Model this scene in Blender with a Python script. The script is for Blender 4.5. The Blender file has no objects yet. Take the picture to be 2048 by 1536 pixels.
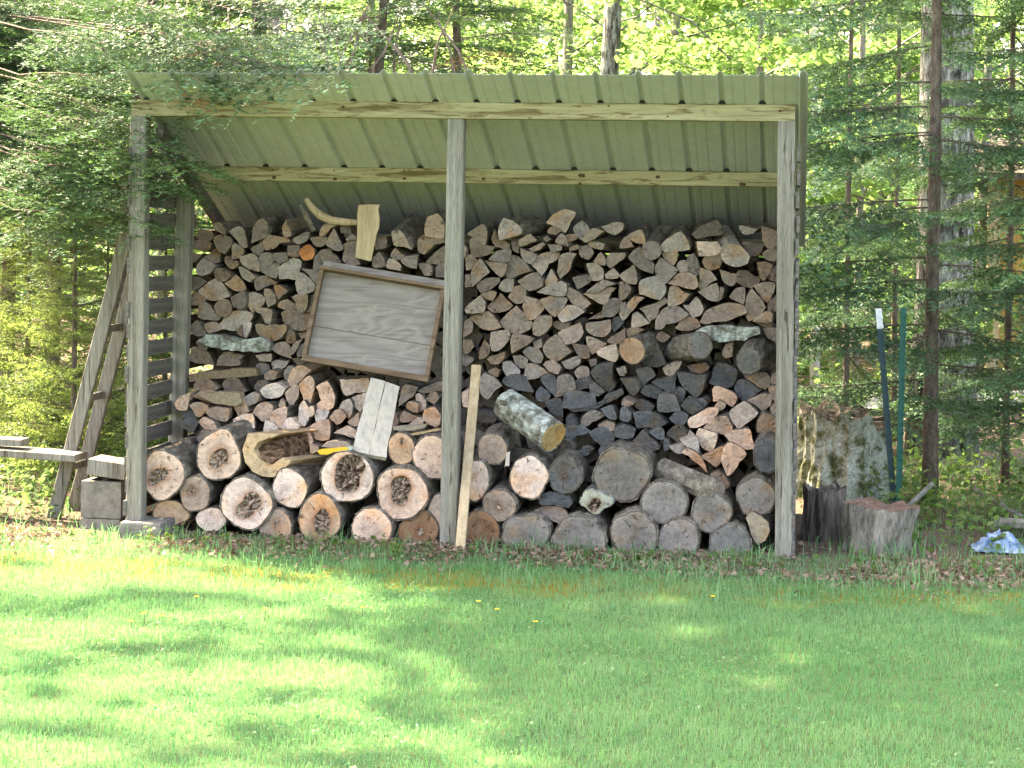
import bpy, math, random
import numpy as np
from mathutils import Vector, Matrix, noise as mnoise

# ------------------------------------------------------------------ camera, world, sun, exposure
SC = bpy.context.scene
COL = SC.collection
PI = math.pi
F_PX, EYE, DIST, CAMX = 4000.0, 1.78, 11.0, 0.08
YAW, ROLL, PPY = math.atan(576.0 / F_PX), math.radians(0.8), 457.0
cam_data = bpy.data.cameras.new('Camera')
cam = bpy.data.objects.new('Camera', cam_data)
COL.objects.link(cam)
cam_data.sensor_width = 36.0
cam_data.lens = 36.0 * F_PX / 2048.0
cam_data.shift_y = -(768.0 - PPY) / 2048.0
cam_data.clip_start, cam_data.clip_end = 0.1, 400.0
RM = Matrix.Rotation(YAW, 3, 'Z') @ Matrix.Rotation(PI / 2, 3, 'X') @ Matrix.Rotation(ROLL, 3, 'Z')
CAMP = Vector((CAMX, -DIST, EYE))
cam.matrix_world = Matrix.Translation(CAMP) @ RM.to_4x4()
SC.camera = cam

SUN_DIR = Vector((-0.98, 0.46, 1.35)).normalized()      # towards the sun: left of the shed and a little behind it
world = bpy.data.worlds.new('World')
SC.world = world
world.use_nodes = True
wn = world.node_tree
sky = wn.nodes.new('ShaderNodeTexSky')
sky.sky_type = 'NISHITA'
sky.sun_disc = False
sky.sun_elevation = math.asin(SUN_DIR.z)
sky.sun_rotation = math.atan2(SUN_DIR.x, SUN_DIR.y)
sky.air_density, sky.dust_density, sky.ozone_density = 1.0, 4.0, 1.0
bg = wn.nodes['Background']
bg.inputs['Strength'].default_value = 0.15
wn.links.new(sky.outputs['Color'], bg.inputs['Color'])
sun_data = bpy.data.lights.new('Sun', 'SUN')
sun_data.energy, sun_data.angle, sun_data.color = 4.5, math.radians(0.53), (1.0, 0.94, 0.82)
sun = bpy.data.objects.new('Sun', sun_data)
COL.objects.link(sun)
sun.rotation_euler = SUN_DIR.to_track_quat('Z', 'Y').to_euler()
sun.location = (-6, 10, 20)
SC.view_settings.view_transform = 'Standard'
SC.view_settings.look = 'None'
SC.view_settings.gamma = 1.0
SC.view_settings.use_curve_mapping = False
SC.view_settings.exposure = 3.25
SC.view_settings.use_white_balance = True      # the camera's own balance, set for the shade
SC.view_settings.white_balance_temperature = 8300
SC.view_settings.white_balance_tint = 10
SC.render.engine = 'CYCLES'
SC.cycles.use_denoising = True
SC.cycles.max_bounces = 7
SC.cycles.diffuse_bounces = 4
SC.cycles.transmission_bounces = 4
SC.cycles.caustics_reflective = SC.cycles.caustics_refractive = False

random.seed(7)
RNG = np.random.default_rng(11)


def ray(px, py):
    return RM @ Vector(((px - 1024.0) / F_PX, -(py - PPY) / F_PX, -1.0))


def at(px, py, Y):
    """world point on the vertical plane y = Y seen at photograph pixel (px, py)"""
    d = ray(px, py)
    return CAMP + d * ((Y - CAMP.y) / d.y)


def gnd(px, py, z=0.0):
    d = ray(px, py)
    return CAMP + d * ((z - CAMP.z) / d.z)


RMi = RM.transposed()


def topx(P):
    q = RMi @ (Vector(P) - CAMP)
    return 1024 + F_PX * q.x / -q.z, PPY - F_PX * q.y / -q.z


# ------------------------------------------------------------------ materials
def new_mat(name):
    m = bpy.data.materials.new(name)
    m.use_nodes = True
    nt = m.node_tree
    nt.nodes.clear()
    out = nt.nodes.new('ShaderNodeOutputMaterial')
    return m, nt, out


class NT:
    def __init__(s, nt):
        s.nt = nt

    def n(s, typ, **kw):
        x = s.nt.nodes.new('ShaderNode' + typ)
        for k, v in kw.items():
            if k in x.inputs.keys() if hasattr(x.inputs, 'keys') else False:
                x.inputs[k].default_value = v
            else:
                setattr(x, k, v)
        return x

    def l(s, a, b):
        s.nt.links.new(a, b)

    def coord(s, kind='Object', scale=(1, 1, 1), attr=None):
        if attr:
            t = s.n('Attribute', attribute_name=attr)
            o = t.outputs['Vector']
        else:
            o = s.n('TexCoord').outputs[kind]
        m = s.n('Mapping')
        m.inputs['Scale'].default_value = scale
        s.l(o, m.inputs['Vector'])
        return m.outputs['Vector']

    def noise(s, vec, scale, detail=4, rough=0.55, dist=0.0):
        t = s.n('TexNoise')
        t.inputs['Scale'].default_value = scale
        t.inputs['Detail'].default_value = detail
        t.inputs['Roughness'].default_value = rough
        t.inputs['Distortion'].default_value = dist
        s.l(vec, t.inputs['Vector'])
        return t.outputs['Fac']

    def ramp(s, fac, stops):
        r = s.n('ValToRGB')
        e = r.color_ramp.elements
        while len(e) < len(stops):
            e.new(0.5)
        for el, (p, c) in zip(e, stops):
            el.position = p
            el.color = (*c, 1) if len(c) == 3 else c
        s.l(fac, r.inputs['Fac'])
        return r.outputs['Color']

    def mix(s, fac, a, b, mode='MIX'):
        m = s.n('MixRGB', blend_type=mode)
        for i, v in ((0, fac), (1, a), (2, b)):
            if hasattr(v, 'default_value') or hasattr(v, 'is_linked'):
                s.l(v, m.inputs[i])
            else:
                m.inputs[i].default_value = v if i == 0 else ((*v, 1) if len(v) == 3 else v)
        return m.outputs['Color']

    def bump(s, h, strength, dist=0.01):
        b = s.n('Bump')
        b.inputs['Strength'].default_value = strength
        b.inputs['Distance'].default_value = dist
        s.l(h, b.inputs['Height'])
        return b.outputs['Normal']

    def principled(s, out, color, rough=0.9, normal=None, spec=0.25, metal=0.0):
        p = s.n('BsdfPrincipled')
        if hasattr(color, 'is_linked'):
            s.l(color, p.inputs['Base Color'])
        else:
            p.inputs['Base Color'].default_value = (*color, 1)
        p.inputs['Roughness'].default_value = rough
        p.inputs['Specular IOR Level'].default_value = spec
        p.inputs['Metallic'].default_value = metal
        if normal is not None:
            s.l(normal, p.inputs['Normal'])
        if out is not None:
            s.l(p.outputs['BSDF'], out.inputs['Surface'])
        return p


def noise_mat(name, stops, scale=8, stretch=(1, 1, 1), rough=0.9, bump=0.3, bdist=0.006, detail=6, dist=0.0, objcol=False,
              fine=None, spec=0.2, metal=0.0, kind='Object', checks=None):
    m, nt, out = new_mat(name)
    T = NT(nt)
    v = T.coord(kind, stretch)
    f = T.noise(v, scale, detail, 0.6, dist)
    c = T.ramp(f, stops)
    if fine:
        f2 = T.noise(v, fine[0], 3)
        c = T.mix(fine[1], c, T.ramp(f2, [(0.3, (0.35, 0.35, 0.35)), (0.7, (1.35, 1.35, 1.35))]), 'MULTIPLY')
    if checks:
        oi2 = T.n('ObjectInfo')
        sh = T.n('VectorMath', operation='ADD')
        T.l(T.coord(kind, checks), sh.inputs[0])
        T.l(oi2.outputs['Location'], sh.inputs[1])
        ck = T.noise(sh.outputs['Vector'], 4.0, 4, 0.6)
        c = T.mix(0.9, c, T.ramp(ck, [(0.355, (0.30, 0.27, 0.24)), (0.385, (1, 1, 1))]), 'MULTIPLY')
        st = T.noise(sh.outputs['Vector'], 0.9, 3, 0.6)
        c = T.mix(0.8, c, T.ramp(st, [(0.35, (0.72, 0.66, 0.58)), (0.6, (1.08, 1.06, 1.02))]), 'MULTIPLY')
    if objcol:
        oi = T.n('ObjectInfo')
        c = T.mix(1.0, c, oi.outputs['Color'], 'MULTIPLY')
    T.principled(out, c, rough, T.bump(f, bump, bdist) if bump else None, spec, metal)
    return m


def endgrain_mat():
    m, nt, out = new_mat('end_grain')
    T = NT(nt)
    oi = T.n('ObjectInfo')
    v = T.coord(attr='pith')
    # a random shift per log so that no two faces share their stains
    sh = T.n('VectorMath', operation='ADD')
    T.l(v, sh.inputs[0])
    mul = T.n('VectorMath', operation='SCALE')
    T.l(oi.outputs['Location'], mul.inputs[0])
    mul.inputs['Scale'].default_value = 7.3
    T.l(mul.outputs['Vector'], sh.inputs[1])
    vs = sh.outputs['Vector']
    w = T.n('TexWave', wave_type='RINGS', rings_direction='Z')
    w.inputs['Scale'].default_value = 26
    w.inputs['Distortion'].default_value = 4.0
    w.inputs['Detail'].default_value = 3
    w.inputs['Detail Scale'].default_value = 1.3
    T.l(v, w.inputs['Vector'])
    n1 = T.noise(vs, 9, 4, 0.6)
    n2 = T.noise(vs, 38, 5, 0.65)
    base = T.mix(1.0, T.ramp(n1, [(0.25, (0.62, 0.60, 0.60)), (0.5, (1, 1, 1)), (0.78, (1.22, 1.17, 1.10))]), oi.outputs['Color'], 'MULTIPLY')
    base = T.mix(0.3, base, T.ramp(w.outputs['Fac'], [(0.0, (0.68, 0.62, 0.57)), (0.6, (1.06, 1.06, 1.06))]), 'MULTIPLY')
    base = T.mix(0.8, base, T.ramp(n2, [(0.3, (0.62, 0.60, 0.58)), (0.62, (1.12, 1.12, 1.12))]), 'MULTIPLY')
    # warm heart stain, stronger on some pieces
    st = T.ramp(T.noise(vs, 5.5, 2), [(0.52, (0, 0, 0)), (0.72, (1, 1, 1))])
    base = T.mix(1.0, base, T.mix(st, (1, 1, 1), (1.12, 0.86, 0.62)), 'MULTIPLY')
    # radial drying checks and rays
    sep = T.n('SeparateXYZ')
    T.l(v, sep.inputs[0])
    ang = T.n('Math', operation='ARCTAN2')
    T.l(sep.outputs['Y'], ang.inputs[0])
    T.l(sep.outputs['X'], ang.inputs[1])
    rad = T.n('VectorMath', operation='LENGTH')
    T.l(v, rad.inputs[0])
    cmb = T.n('CombineXYZ')
    T.l(ang.outputs[0], cmb.inputs['X'])
    rs = T.n('Math', operation='MULTIPLY')
    T.l(rad.outputs['Value'], rs.inputs[0])
    rs.inputs[1].default_value = 6.0
    T.l(rs.outputs[0], cmb.inputs['Y'])
    r9 = T.n('Math', operation='MULTIPLY')
    T.l(oi.outputs['Random'], r9.inputs[0])
    r9.inputs[1].default_value = 50.0
    T.l(r9.outputs[0], cmb.inputs['Z'])
    rays = T.noise(cmb.outputs[0], 16.0, 3, 0.6)
    base = T.mix(0.45, base, T.ramp(rays, [(0.32, (0.62, 0.58, 0.55)), (0.62, (1.12, 1.12, 1.12))]), 'MULTIPLY')
    cr = T.noise(cmb.outputs[0], 3.6, 4, 0.65)
    crk = T.ramp(cr, [(0.355, (0.22, 0.19, 0.17)), (0.385, (1, 1, 1))])
    base = T.mix(0.8, base, crk, 'MULTIPLY')
    # saw marks, turned differently on every log
    rot = T.n('VectorRotate', rotation_type='Z_AXIS')
    T.l(v, rot.inputs['Vector'])
    T.l(r9.outputs[0], rot.inputs['Angle'])
    kw = T.n('TexWave', wave_type='BANDS', bands_direction='X')
    kw.inputs['Scale'].default_value = 48
    kw.inputs['Distortion'].default_value = 1.6
    kw.inputs['Detail'].default_value = 2
    kw.inputs['Detail Scale'].default_value = 0.5
    T.l(rot.outputs['Vector'], kw.inputs['Vector'])
    base = T.mix(0.16, base, T.ramp(kw.outputs['Fac'], [(0.1, (0.6, 0.58, 0.56)), (0.7, (1.15, 1.15, 1.15))]), 'MULTIPLY')
    # paler sapwood towards the bark
    rim = T.n('Attribute', attribute_name='rim')
    base = T.mix(rim.outputs['Fac'], base, T.mix(1.0, base, (1.22, 1.20, 1.16), 'MULTIPLY'))
    # brown stain spreading from a rotten heart
    ht = T.n('Attribute', attribute_name='heart')
    hm = T.n('Math', operation='MULTIPLY')
    T.l(ht.outputs['Fac'], hm.inputs[0])
    T.l(T.ramp(n2, [(0.3, (0.5, 0.5, 0.5)), (0.6, (1, 1, 1))]), hm.inputs[1])
    base = T.mix(hm.outputs[0], base, T.mix(1.0, base, (0.66, 0.46, 0.33), 'MULTIPLY'))
    T.principled(out, base, 0.92, T.bump(n2, 0.5, 0.004), 0.15)
    return m


def leaf_mat(name, dark, light, trans, rough=0.55, tfac=0.45, attr='tint', spec=0.3):
    m, nt, out = new_mat(name)
    T = NT(nt)
    a = T.n('Attribute', attribute_name=attr)
    c = T.ramp(a.outputs['Fac'], [(0.0, dark), (1.0, light)])
    p = T.principled(None, c, rough, None, spec)
    t = T.n('BsdfTranslucent')
    tc = T.mix(0.75, c, trans)
    T.l(tc, t.inputs['Color'])
    mx = T.n('MixShader')
    mx.inputs[0].default_value = tfac
    T.l(p.outputs['BSDF'], mx.inputs[1])
    T.l(t.outputs['BSDF'], mx.inputs[2])
    T.l(mx.outputs['Shader'], out.inputs['Surface'])
    return m


MT = {}
MT['end'] = endgrain_mat()
MT['side'] = noise_mat('split_wood', [(0.25, (0.45, 0.43, 0.40)), (0.55, (0.9, 0.86, 0.8)), (0.8, (1.15, 1.08, 0.98))], 9, (6, 0.8, 6), 0.9, 0.5, 0.006, objcol=True)
MT['bark'] = noise_mat('log_bark', [(0.3, (0.06, 0.048, 0.038)), (0.5, (0.18, 0.152, 0.125)), (0.7, (0.32, 0.28, 0.235))], 11, (2.2, 0.6, 2.2), 0.95, 1.0, 0.02, fine=(60, 0.6))
MT['barklichen'] = noise_mat('lichen_bark', [(0.32, (0.06, 0.055, 0.04)), (0.45, (0.20, 0.19, 0.16)), (0.58, (0.42, 0.44, 0.40)), (0.75, (0.55, 0.57, 0.53))], 16, (1, 1, 1), 0.95, 0.8, 0.01, fine=(70, 0.7))
MT['rot'] = noise_mat('rotten_heart', [(0.34, (0.045, 0.026, 0.018)), (0.42, (0.22, 0.14, 0.098)), (0.52, (0.47, 0.345, 0.27))], 46, (1, 1, 1), 1.0, 1.0, 0.02, fine=(110, 0.8))
MT['rot_dark'] = noise_mat('rotten_trough', [(0.34, (0.022, 0.013, 0.009)), (0.46, (0.11, 0.06, 0.036)), (0.6, (0.26, 0.16, 0.10))], 30, (0.5, 1, 1.4), 1.0, 1.0, 0.02, fine=(90, 0.8))
MT['post'] = noise_mat('weathered_post', [(0.2, (0.13, 0.122, 0.108)), (0.5, (0.235, 0.222, 0.198)), (0.8, (0.33, 0.308, 0.27))], 5, (9, 9, 0.35), 0.9, 0.5, 0.004, fine=(40, 0.55), checks=(14, 14, 0.8))
MT['rail'] = noise_mat('weathered_rail', [(0.25, (0.10, 0.095, 0.085)), (0.5, (0.21, 0.20, 0.185)), (0.8, (0.30, 0.29, 0.265))], 5, (9, 9, 0.35), 0.92, 0.5, 0.004, fine=(40, 0.6), checks=(14, 14, 0.8))
MT['slat'] = noise_mat('slat_wood', [(0.25, (0.075, 0.065, 0.058)), (0.55, (0.15, 0.135, 0.12)), (0.8, (0.22, 0.20, 0.185))], 5, (8, 0.4, 8), 0.93, 0.5, 0.004, fine=(40, 0.6))


def beam_mat():
    m, nt, out = new_mat('treated_beam')
    T = NT(nt)
    v = T.coord('Object', (0.35, 8, 8))
    n1 = T.noise(v, 5, 6, 0.6, 0.6)
    c = T.ramp(n1, [(0.25, (0.17, 0.14, 0.075)), (0.42, (0.30, 0.26, 0.155)), (0.6, (0.37, 0.33, 0.205)), (0.8, (0.42, 0.39, 0.28))])
    k = T.n('TexVoronoi')
    k.inputs['Scale'].default_value = 2.6
    T.l(T.coord('Object', (1, 2.2, 2.2)), k.inputs['Vector'])
    kn = T.ramp(k.outputs['Distance'], [(0.07, (0.16, 0.09, 0.045)), (0.13, (1, 1, 1))])
    c = T.mix(1.0, c, kn, 'MULTIPLY')
    s = T.noise(T.coord('Object', (0.5, 3, 5)), 6, 4, 0.7, 1.0)
    c = T.mix(0.8, c, T.ramp(s, [(0.40, (0.34, 0.25, 0.17)), (0.50, (1, 1, 1))]), 'MULTIPLY')
    T.principled(out, c, 0.85, T.bump(n1, 0.35, 0.003), 0.2)
    return m


MT['beam'] = beam_mat()
MT['roof'] = noise_mat('painted_steel', [(0.3, (0.435, 0.45, 0.455)), (0.7, (0.495, 0.51, 0.515))], 3, (1, 1, 1), 0.45, 0.05, 0.002, spec=0.4, fine=(20, 0.12))
MT['concrete'] = noise_mat('concrete', [(0.3, (0.125, 0.115, 0.10)), (0.55, (0.205, 0.19, 0.172)), (0.8, (0.27, 0.255, 0.235))], 14, (1, 1, 1), 0.95, 0.5, 0.004, fine=(120, 0.5))
MT['stone'] = noise_mat('mossy_stone', [(0.35, (0.035, 0.04, 0.03)), (0.5, (0.09, 0.10, 0.07)), (0.7, (0.16, 0.15, 0.13))], 18, (1, 1, 1), 0.95, 0.8, 0.01)
MT['trunk_brown'] = noise_mat('spruce_bark', [(0.3, (0.07, 0.052, 0.042)), (0.5, (0.15, 0.115, 0.095)), (0.75, (0.24, 0.20, 0.17))], 14, (2, 2, 0.7), 0.95, 0.9, 0.01, fine=(60, 0.6))
MT['trunk_maple'] = noise_mat('maple_bark', [(0.36, (0.03, 0.027, 0.025)), (0.48, (0.16, 0.15, 0.14)), (0.6, (0.33, 0.34, 0.32)), (0.75, (0.46, 0.48, 0.45))], 10, (2.2, 2.2, 0.55), 0.95, 1.0, 0.015, fine=(45, 0.8))
MT['trunk_grey'] = noise_mat('hardwood_bark', [(0.3, (0.09, 0.08, 0.072)), (0.55, (0.20, 0.185, 0.17)), (0.8, (0.34, 0.33, 0.31))], 9, (2, 2, 0.5), 0.95, 0.8, 0.01, fine=(40, 0.6))
MT['trunk_pale'] = noise_mat('birch_bark', [(0.3, (0.22, 0.20, 0.18)), (0.45, (0.55, 0.53, 0.50)), (0.8, (0.72, 0.70, 0.67))], 8, (0.6, 0.6, 2.0), 0.85, 0.3, 0.005)
MT['stump'] = noise_mat('stump_wood', [(0.3, (0.055, 0.045, 0.038)), (0.48, (0.20, 0.175, 0.15)), (0.75, (0.36, 0.33, 0.29))], 6, (3, 3, 0.5), 0.95, 1.0, 0.02, fine=(40, 0.6))
MT['stump_dark'] = noise_mat('stump_dark', [(0.35, (0.025, 0.02, 0.018)), (0.52, (0.10, 0.08, 0.068)), (0.78, (0.26, 0.22, 0.19))], 6, (3, 3, 0.5), 0.95, 1.0, 0.02, fine=(40, 0.6))
MT['stump_top'] = noise_mat('stump_top', [(0.3, (0.09, 0.055, 0.04)), (0.6, (0.20, 0.125, 0.095)), (0.8, (0.29, 0.22, 0.18))], 14, (1, 1, 1), 0.95, 0.8, 0.01, fine=(60, 0.6))
MT['lichen_stump'] = noise_mat('lichen_stump', [(0.36, (0.06, 0.075, 0.03)), (0.43, (0.18, 0.18, 0.11)), (0.50, (0.36, 0.385, 0.34)), (0.70, (0.52, 0.55, 0.50))], 10, (1, 1, 1), 0.97, 0.9, 0.02, detail=8, fine=(60, 0.7))
MT['green_paint'] = noise_mat('green_paint', [(0.3, (0.012, 0.07, 0.055)), (0.7, (0.022, 0.11, 0.085))], 30, (1, 1, 1), 0.5, 0.1, 0.001)
MT['dark_paint'] = noise_mat('dark_paint', [(0.3, (0.022, 0.045, 0.05)), (0.7, (0.04, 0.075, 0.08))], 30, (1, 1, 1), 0.6, 0.1, 0.001)
MT['white_paint'] = noise_mat('white_paint', [(0.3, (0.62, 0.62, 0.64)), (0.7, (0.8, 0.8, 0.8))], 40, (1, 1, 1), 0.5, 0.05, 0.001)
MT['knot'] = noise_mat('wood_knot', [(0.3, (0.05, 0.026, 0.014)), (0.7, (0.12, 0.065, 0.035))], 70, (1, 1, 1), 0.8, 0.0)
MT['rib_shade'] = noise_mat('dark_rib_shade', [(0.3, (0.02, 0.02, 0.018)), (0.7, (0.04, 0.038, 0.034))], 60, (1, 1, 1), 0.95, 0.0)  # near-black colour for the painted shade under the roof ribs
MT['yellow'] = noise_mat('yellow_plastic', [(0.3, (0.62, 0.36, 0.03)), (0.7, (0.72, 0.44, 0.05))], 20, (1, 1, 1), 0.4, 0.0)
MT['steel'] = noise_mat('dull_steel', [(0.3, (0.35, 0.35, 0.36)), (0.7, (0.5, 0.5, 0.5))], 40, (1, 1, 1), 0.4, 0.0, metal=0.7)
MT['blue'] = noise_mat('blue_tarp', [(0.40, (0.09, 0.15, 0.27)), (0.5, (0.17, 0.26, 0.40)), (0.62, (0.38, 0.45, 0.55))], 14, (1, 1, 1), 0.5, 0.3, 0.004)
MT['ochre'] = noise_mat('ochre_boards', [(0.3, (0.33, 0.19, 0.055)), (0.7, (0.46, 0.29, 0.10))], 6, (5, 5, 0.4), 0.8, 0.2, 0.003)
MT['flower'] = noise_mat('yellow_petals', [(0.3, (0.75, 0.50, 0.01)), (0.7, (0.85, 0.62, 0.02))], 60, (1, 1, 1), 0.6, 0.0)


def plywood_mat():
    m, nt, out = new_mat('plywood')
    T = NT(nt)
    f = T.noise(T.coord('Object', (0.62, 1.0, 2.8)), 2.1, 1.6, 0.4, 0.5)
    k = T.n('Math', operation='MULTIPLY')
    T.l(f, k.inputs[0])
    k.inputs[1].default_value = 62.0
    w = T.n('Math', operation='SINE')
    T.l(k.outputs[0], w.inputs[0])
    g = T.noise(T.coord('Object', (0.22, 1, 14)), 9, 6, 0.72)
    wv = T.n('Math', operation='MULTIPLY_ADD')
    T.l(w.outputs[0], wv.inputs[0])
    wv.inputs[1].default_value = 0.12
    T.l(g, wv.inputs[2])
    c = T.ramp(wv.outputs[0], [(0.2, (0.165, 0.133, 0.122)), (0.45, (0.255, 0.22, 0.205)), (0.75, (0.32, 0.283, 0.265))])
    p = T.ramp(T.noise(T.coord('Object', (1, 1, 2)), 4.2, 6, 0.7), [(0.55, (0, 0, 0)), (0.60, (0.8, 0.8, 0.8))])
    c = T.mix(p, c, (0.34, 0.295, 0.26))
    r = T.ramp(T.noise(T.coord('Object', (0.6, 1, 5)), 6, 4, 0.7), [(0.55, (0, 0, 0)), (0.75, (0.7, 0.7, 0.7))])
    c = T.mix(r, c, (0.20, 0.115, 0.08))
    T.principled(out, c, 0.9, T.bump(g, 0.15, 0.002), 0.2)
    return m


MT['ply'] = plywood_mat()
MT['frame'] = noise_mat('tray_rail', [(0.3, (0.12, 0.07, 0.045)), (0.55, (0.20, 0.135, 0.092)), (0.8, (0.28, 0.205, 0.15))], 6, (0.6, 5, 5), 0.88, 0.3, 0.003)
MT['board'] = noise_mat('tan_board', [(0.3, (0.36, 0.25, 0.15)), (0.6, (0.52, 0.39, 0.26)), (0.8, (0.60, 0.48, 0.34))], 5, (7, 7, 0.5), 0.85, 0.3, 0.003, fine=(30, 0.3))
MT['whiteboard'] = noise_mat('bleached_slab', [(0.25, (0.33, 0.295, 0.275)), (0.5, (0.51, 0.435, 0.365)), (0.8, (0.60, 0.53, 0.465))], 4, (7, 7, 0.5), 0.9, 0.4, 0.003, fine=(30, 0.3))
# foliage: base colours stay in the real range
MT['hemlock'] = leaf_mat('hemlock_needles', (0.020, 0.050, 0.026), (0.105, 0.215, 0.105), (0.14, 0.26, 0.06), 0.5, 0.30)
MT['spruce'] = leaf_mat('spruce_needles', (0.022, 0.050, 0.030), (0.135, 0.27, 0.15), (0.15, 0.28, 0.08), 0.5, 0.32)
MT['young'] = leaf_mat('young_spruce_needles', (0.055, 0.115, 0.04), (0.17, 0.25, 0.085), (0.32, 0.42, 0.09), 0.5, 0.5)
MT['dead_needles'] = leaf_mat('dead_needles', (0.20, 0.075, 0.03), (0.34, 0.16, 0.075), (0.4, 0.18, 0.06), 0.7, 0.3)
MT['maple_leaf'] = leaf_mat('maple_leaf', (0.055, 0.115, 0.035), (0.115, 0.19, 0.06), (0.32, 0.52, 0.14), 0.5, 0.55)
MT['canopy_leaf'] = leaf_mat('canopy_leaf', (0.05, 0.09, 0.02), (0.10, 0.15, 0.03), (0.22, 0.32, 0.04), 0.5, 0.4)
MT['fern'] = leaf_mat('undergrowth_leaf', (0.05, 0.105, 0.03), (0.12, 0.19, 0.05), (0.22, 0.38, 0.09), 0.5, 0.45)
MT['grass'] = leaf_mat('grass_blade', (0.04, 0.18, 0.07), (0.25, 0.365, 0.18), (0.19, 0.47, 0.15), 0.5, 0.42)
MT['litter'] = leaf_mat('dead_leaf', (0.10, 0.058, 0.038), (0.33, 0.235, 0.18), (0.3, 0.18, 0.1), 0.8, 0.2)


def ground_mat():
    m, nt, out = new_mat('ground')
    T = NT(nt)
    geo = T.n('NewGeometry')
    pos = geo.outputs['Position']
    sep = T.n('SeparateXYZ')
    T.l(pos, sep.inputs[0])
    n_big = T.noise(pos, 1.6, 4, 0.6)
    n_mid = T.noise(pos, 9, 5, 0.65)
    n_fin = T.noise(pos, 60, 4, 0.7)
    lawn = T.ramp(n_mid, [(0.3, (0.05, 0.09, 0.035)), (0.55, (0.09, 0.14, 0.055)), (0.8, (0.16, 0.17, 0.085))])
    moss = T.ramp(n_fin, [(0.3, (0.12, 0.10, 0.015)), (0.7, (0.27, 0.19, 0.035))])
    litter = T.ramp(n_fin, [(0.3, (0.05, 0.036, 0.026)), (0.55, (0.13, 0.095, 0.07)), (0.8, (0.24, 0.18, 0.14))])

    def band(y0, y1, y2, y3, jit):
        mr = T.n('Math', operation='MULTIPLY_ADD')
        T.l(n_big, mr.inputs[0])
        mr.inputs[1].default_value = jit
        T.l(sep.outputs['Y'], mr.inputs[2])
        a = T.n('MapRange', interpolation_type='SMOOTHSTEP')
        T.l(mr.outputs[0], a.inputs['Value'])
        a.inputs['From Min'].default_value = y0 + jit / 2
        a.inputs['From Max'].default_value = y1 + jit / 2
        b = T.n('MapRange', interpolation_type='SMOOTHSTEP')
        T.l(mr.outputs[0], b.inputs['Value'])
        b.inputs['From Min'].default_value = y2 + jit / 2
        b.inputs['From Max'].default_value = y3 + jit / 2
        b.inputs['To Min'].default_value = 1
        b.inputs['To Max'].default_value = 0
        mm = T.n('Math', operation='MULTIPLY')
        T.l(a.outputs[0], mm.inputs[0])
        T.l(b.outputs[0], mm.inputs[1])
        return mm.outputs[0]

    mb = T.n('Math', operation='MULTIPLY')
    T.l(band(-1.5, -1.3, -0.85, -0.6, 0.5), mb.inputs[0])
    T.l(T.ramp(T.noise(pos, 2.3, 3), [(0.40, (0, 0, 0)), (0.52, (1, 1, 1))]), mb.inputs[1])
    c = T.mix(mb.outputs[0], lawn, moss)
    c = T.mix(band(-0.65, -0.2, 60, 61, 0.5), c, litter)
    T.principled(out, c, 0.95, T.bump(n_fin, 0.6, 0.02), 0.1)
    return m


MT['ground'] = ground_mat()
MT['gravel'] = noise_mat('gravel', [(0.3, (0.30, 0.27, 0.24)), (0.6, (0.46, 0.43, 0.39)), (0.8, (0.55, 0.52, 0.48))], 20, (1, 1, 1), 0.95, 0.6, 0.01, fine=(160, 0.6))


# ------------------------------------------------------------------ mesh helpers
def tag(o, label=None, cat=None, group=None, kind=None):
    if label: o['label'] = label
    if cat: o['category'] = cat
    if group: o['group'] = group
    if kind: o['kind'] = kind
    return o


def empty(name, loc):
    o = bpy.data.objects.new(name, None)
    o.empty_display_size = 0.1
    o.location = loc
    COL.objects.link(o)
    return o


def mk(name, V, F, mats, loc=(0, 0, 0), parent=None, midx=None, attrs=None, smooth=False):
    """mesh object from world-space verts; loc is the object's origin (relative to parent's location when parented)"""
    loc = Vector(loc)
    ploc = parent.matrix_basis.translation.copy() if parent else Vector((0, 0, 0))
    if parent is not None and parent.parent is not None:
        ploc = ploc + parent.parent.matrix_basis.translation
    me = bpy.data.meshes.new(name)
    V = np.asarray(V, dtype=np.float32) - np.array(loc, dtype=np.float32)
    if isinstance(F, np.ndarray):
        n, k = F.shape
        me.vertices.add(len(V))
        me.vertices.foreach_set('co', V.ravel())
        me.loops.add(n * k)
        me.loops.foreach_set('vertex_index', F.astype(np.int32).ravel())
        me.polygons.add(n)
        me.polygons.foreach_set('loop_start', np.arange(0, n * k, k, dtype=np.int32))
        me.update(calc_edges=True)
    else:
        me.from_pydata([tuple(map(float, v)) for v in V], [], F)
        me.update()
    for m in (mats if isinstance(mats, (list, tuple)) else [mats]):
        me.materials.append(m)
    if midx is not None:
        me.polygons.foreach_set('material_index', np.asarray(midx, dtype=np.int32))
    if smooth:
        me.polygons.foreach_set('use_smooth', np.ones(len(me.polygons), dtype=bool))
    for k, a in (attrs or {}).items():
        a = np.asarray(a, dtype=np.float32)
        at_ = me.attributes.new(k, 'FLOAT_VECTOR' if a.ndim == 2 else 'FLOAT', 'POINT')
        at_.data.foreach_set('vector' if a.ndim == 2 else 'value', a.ravel())
    o = bpy.data.objects.new(name, me)
    COL.objects.link(o)
    o.location = loc - ploc
    if parent is not None:
        o.parent = parent
    return o


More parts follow.
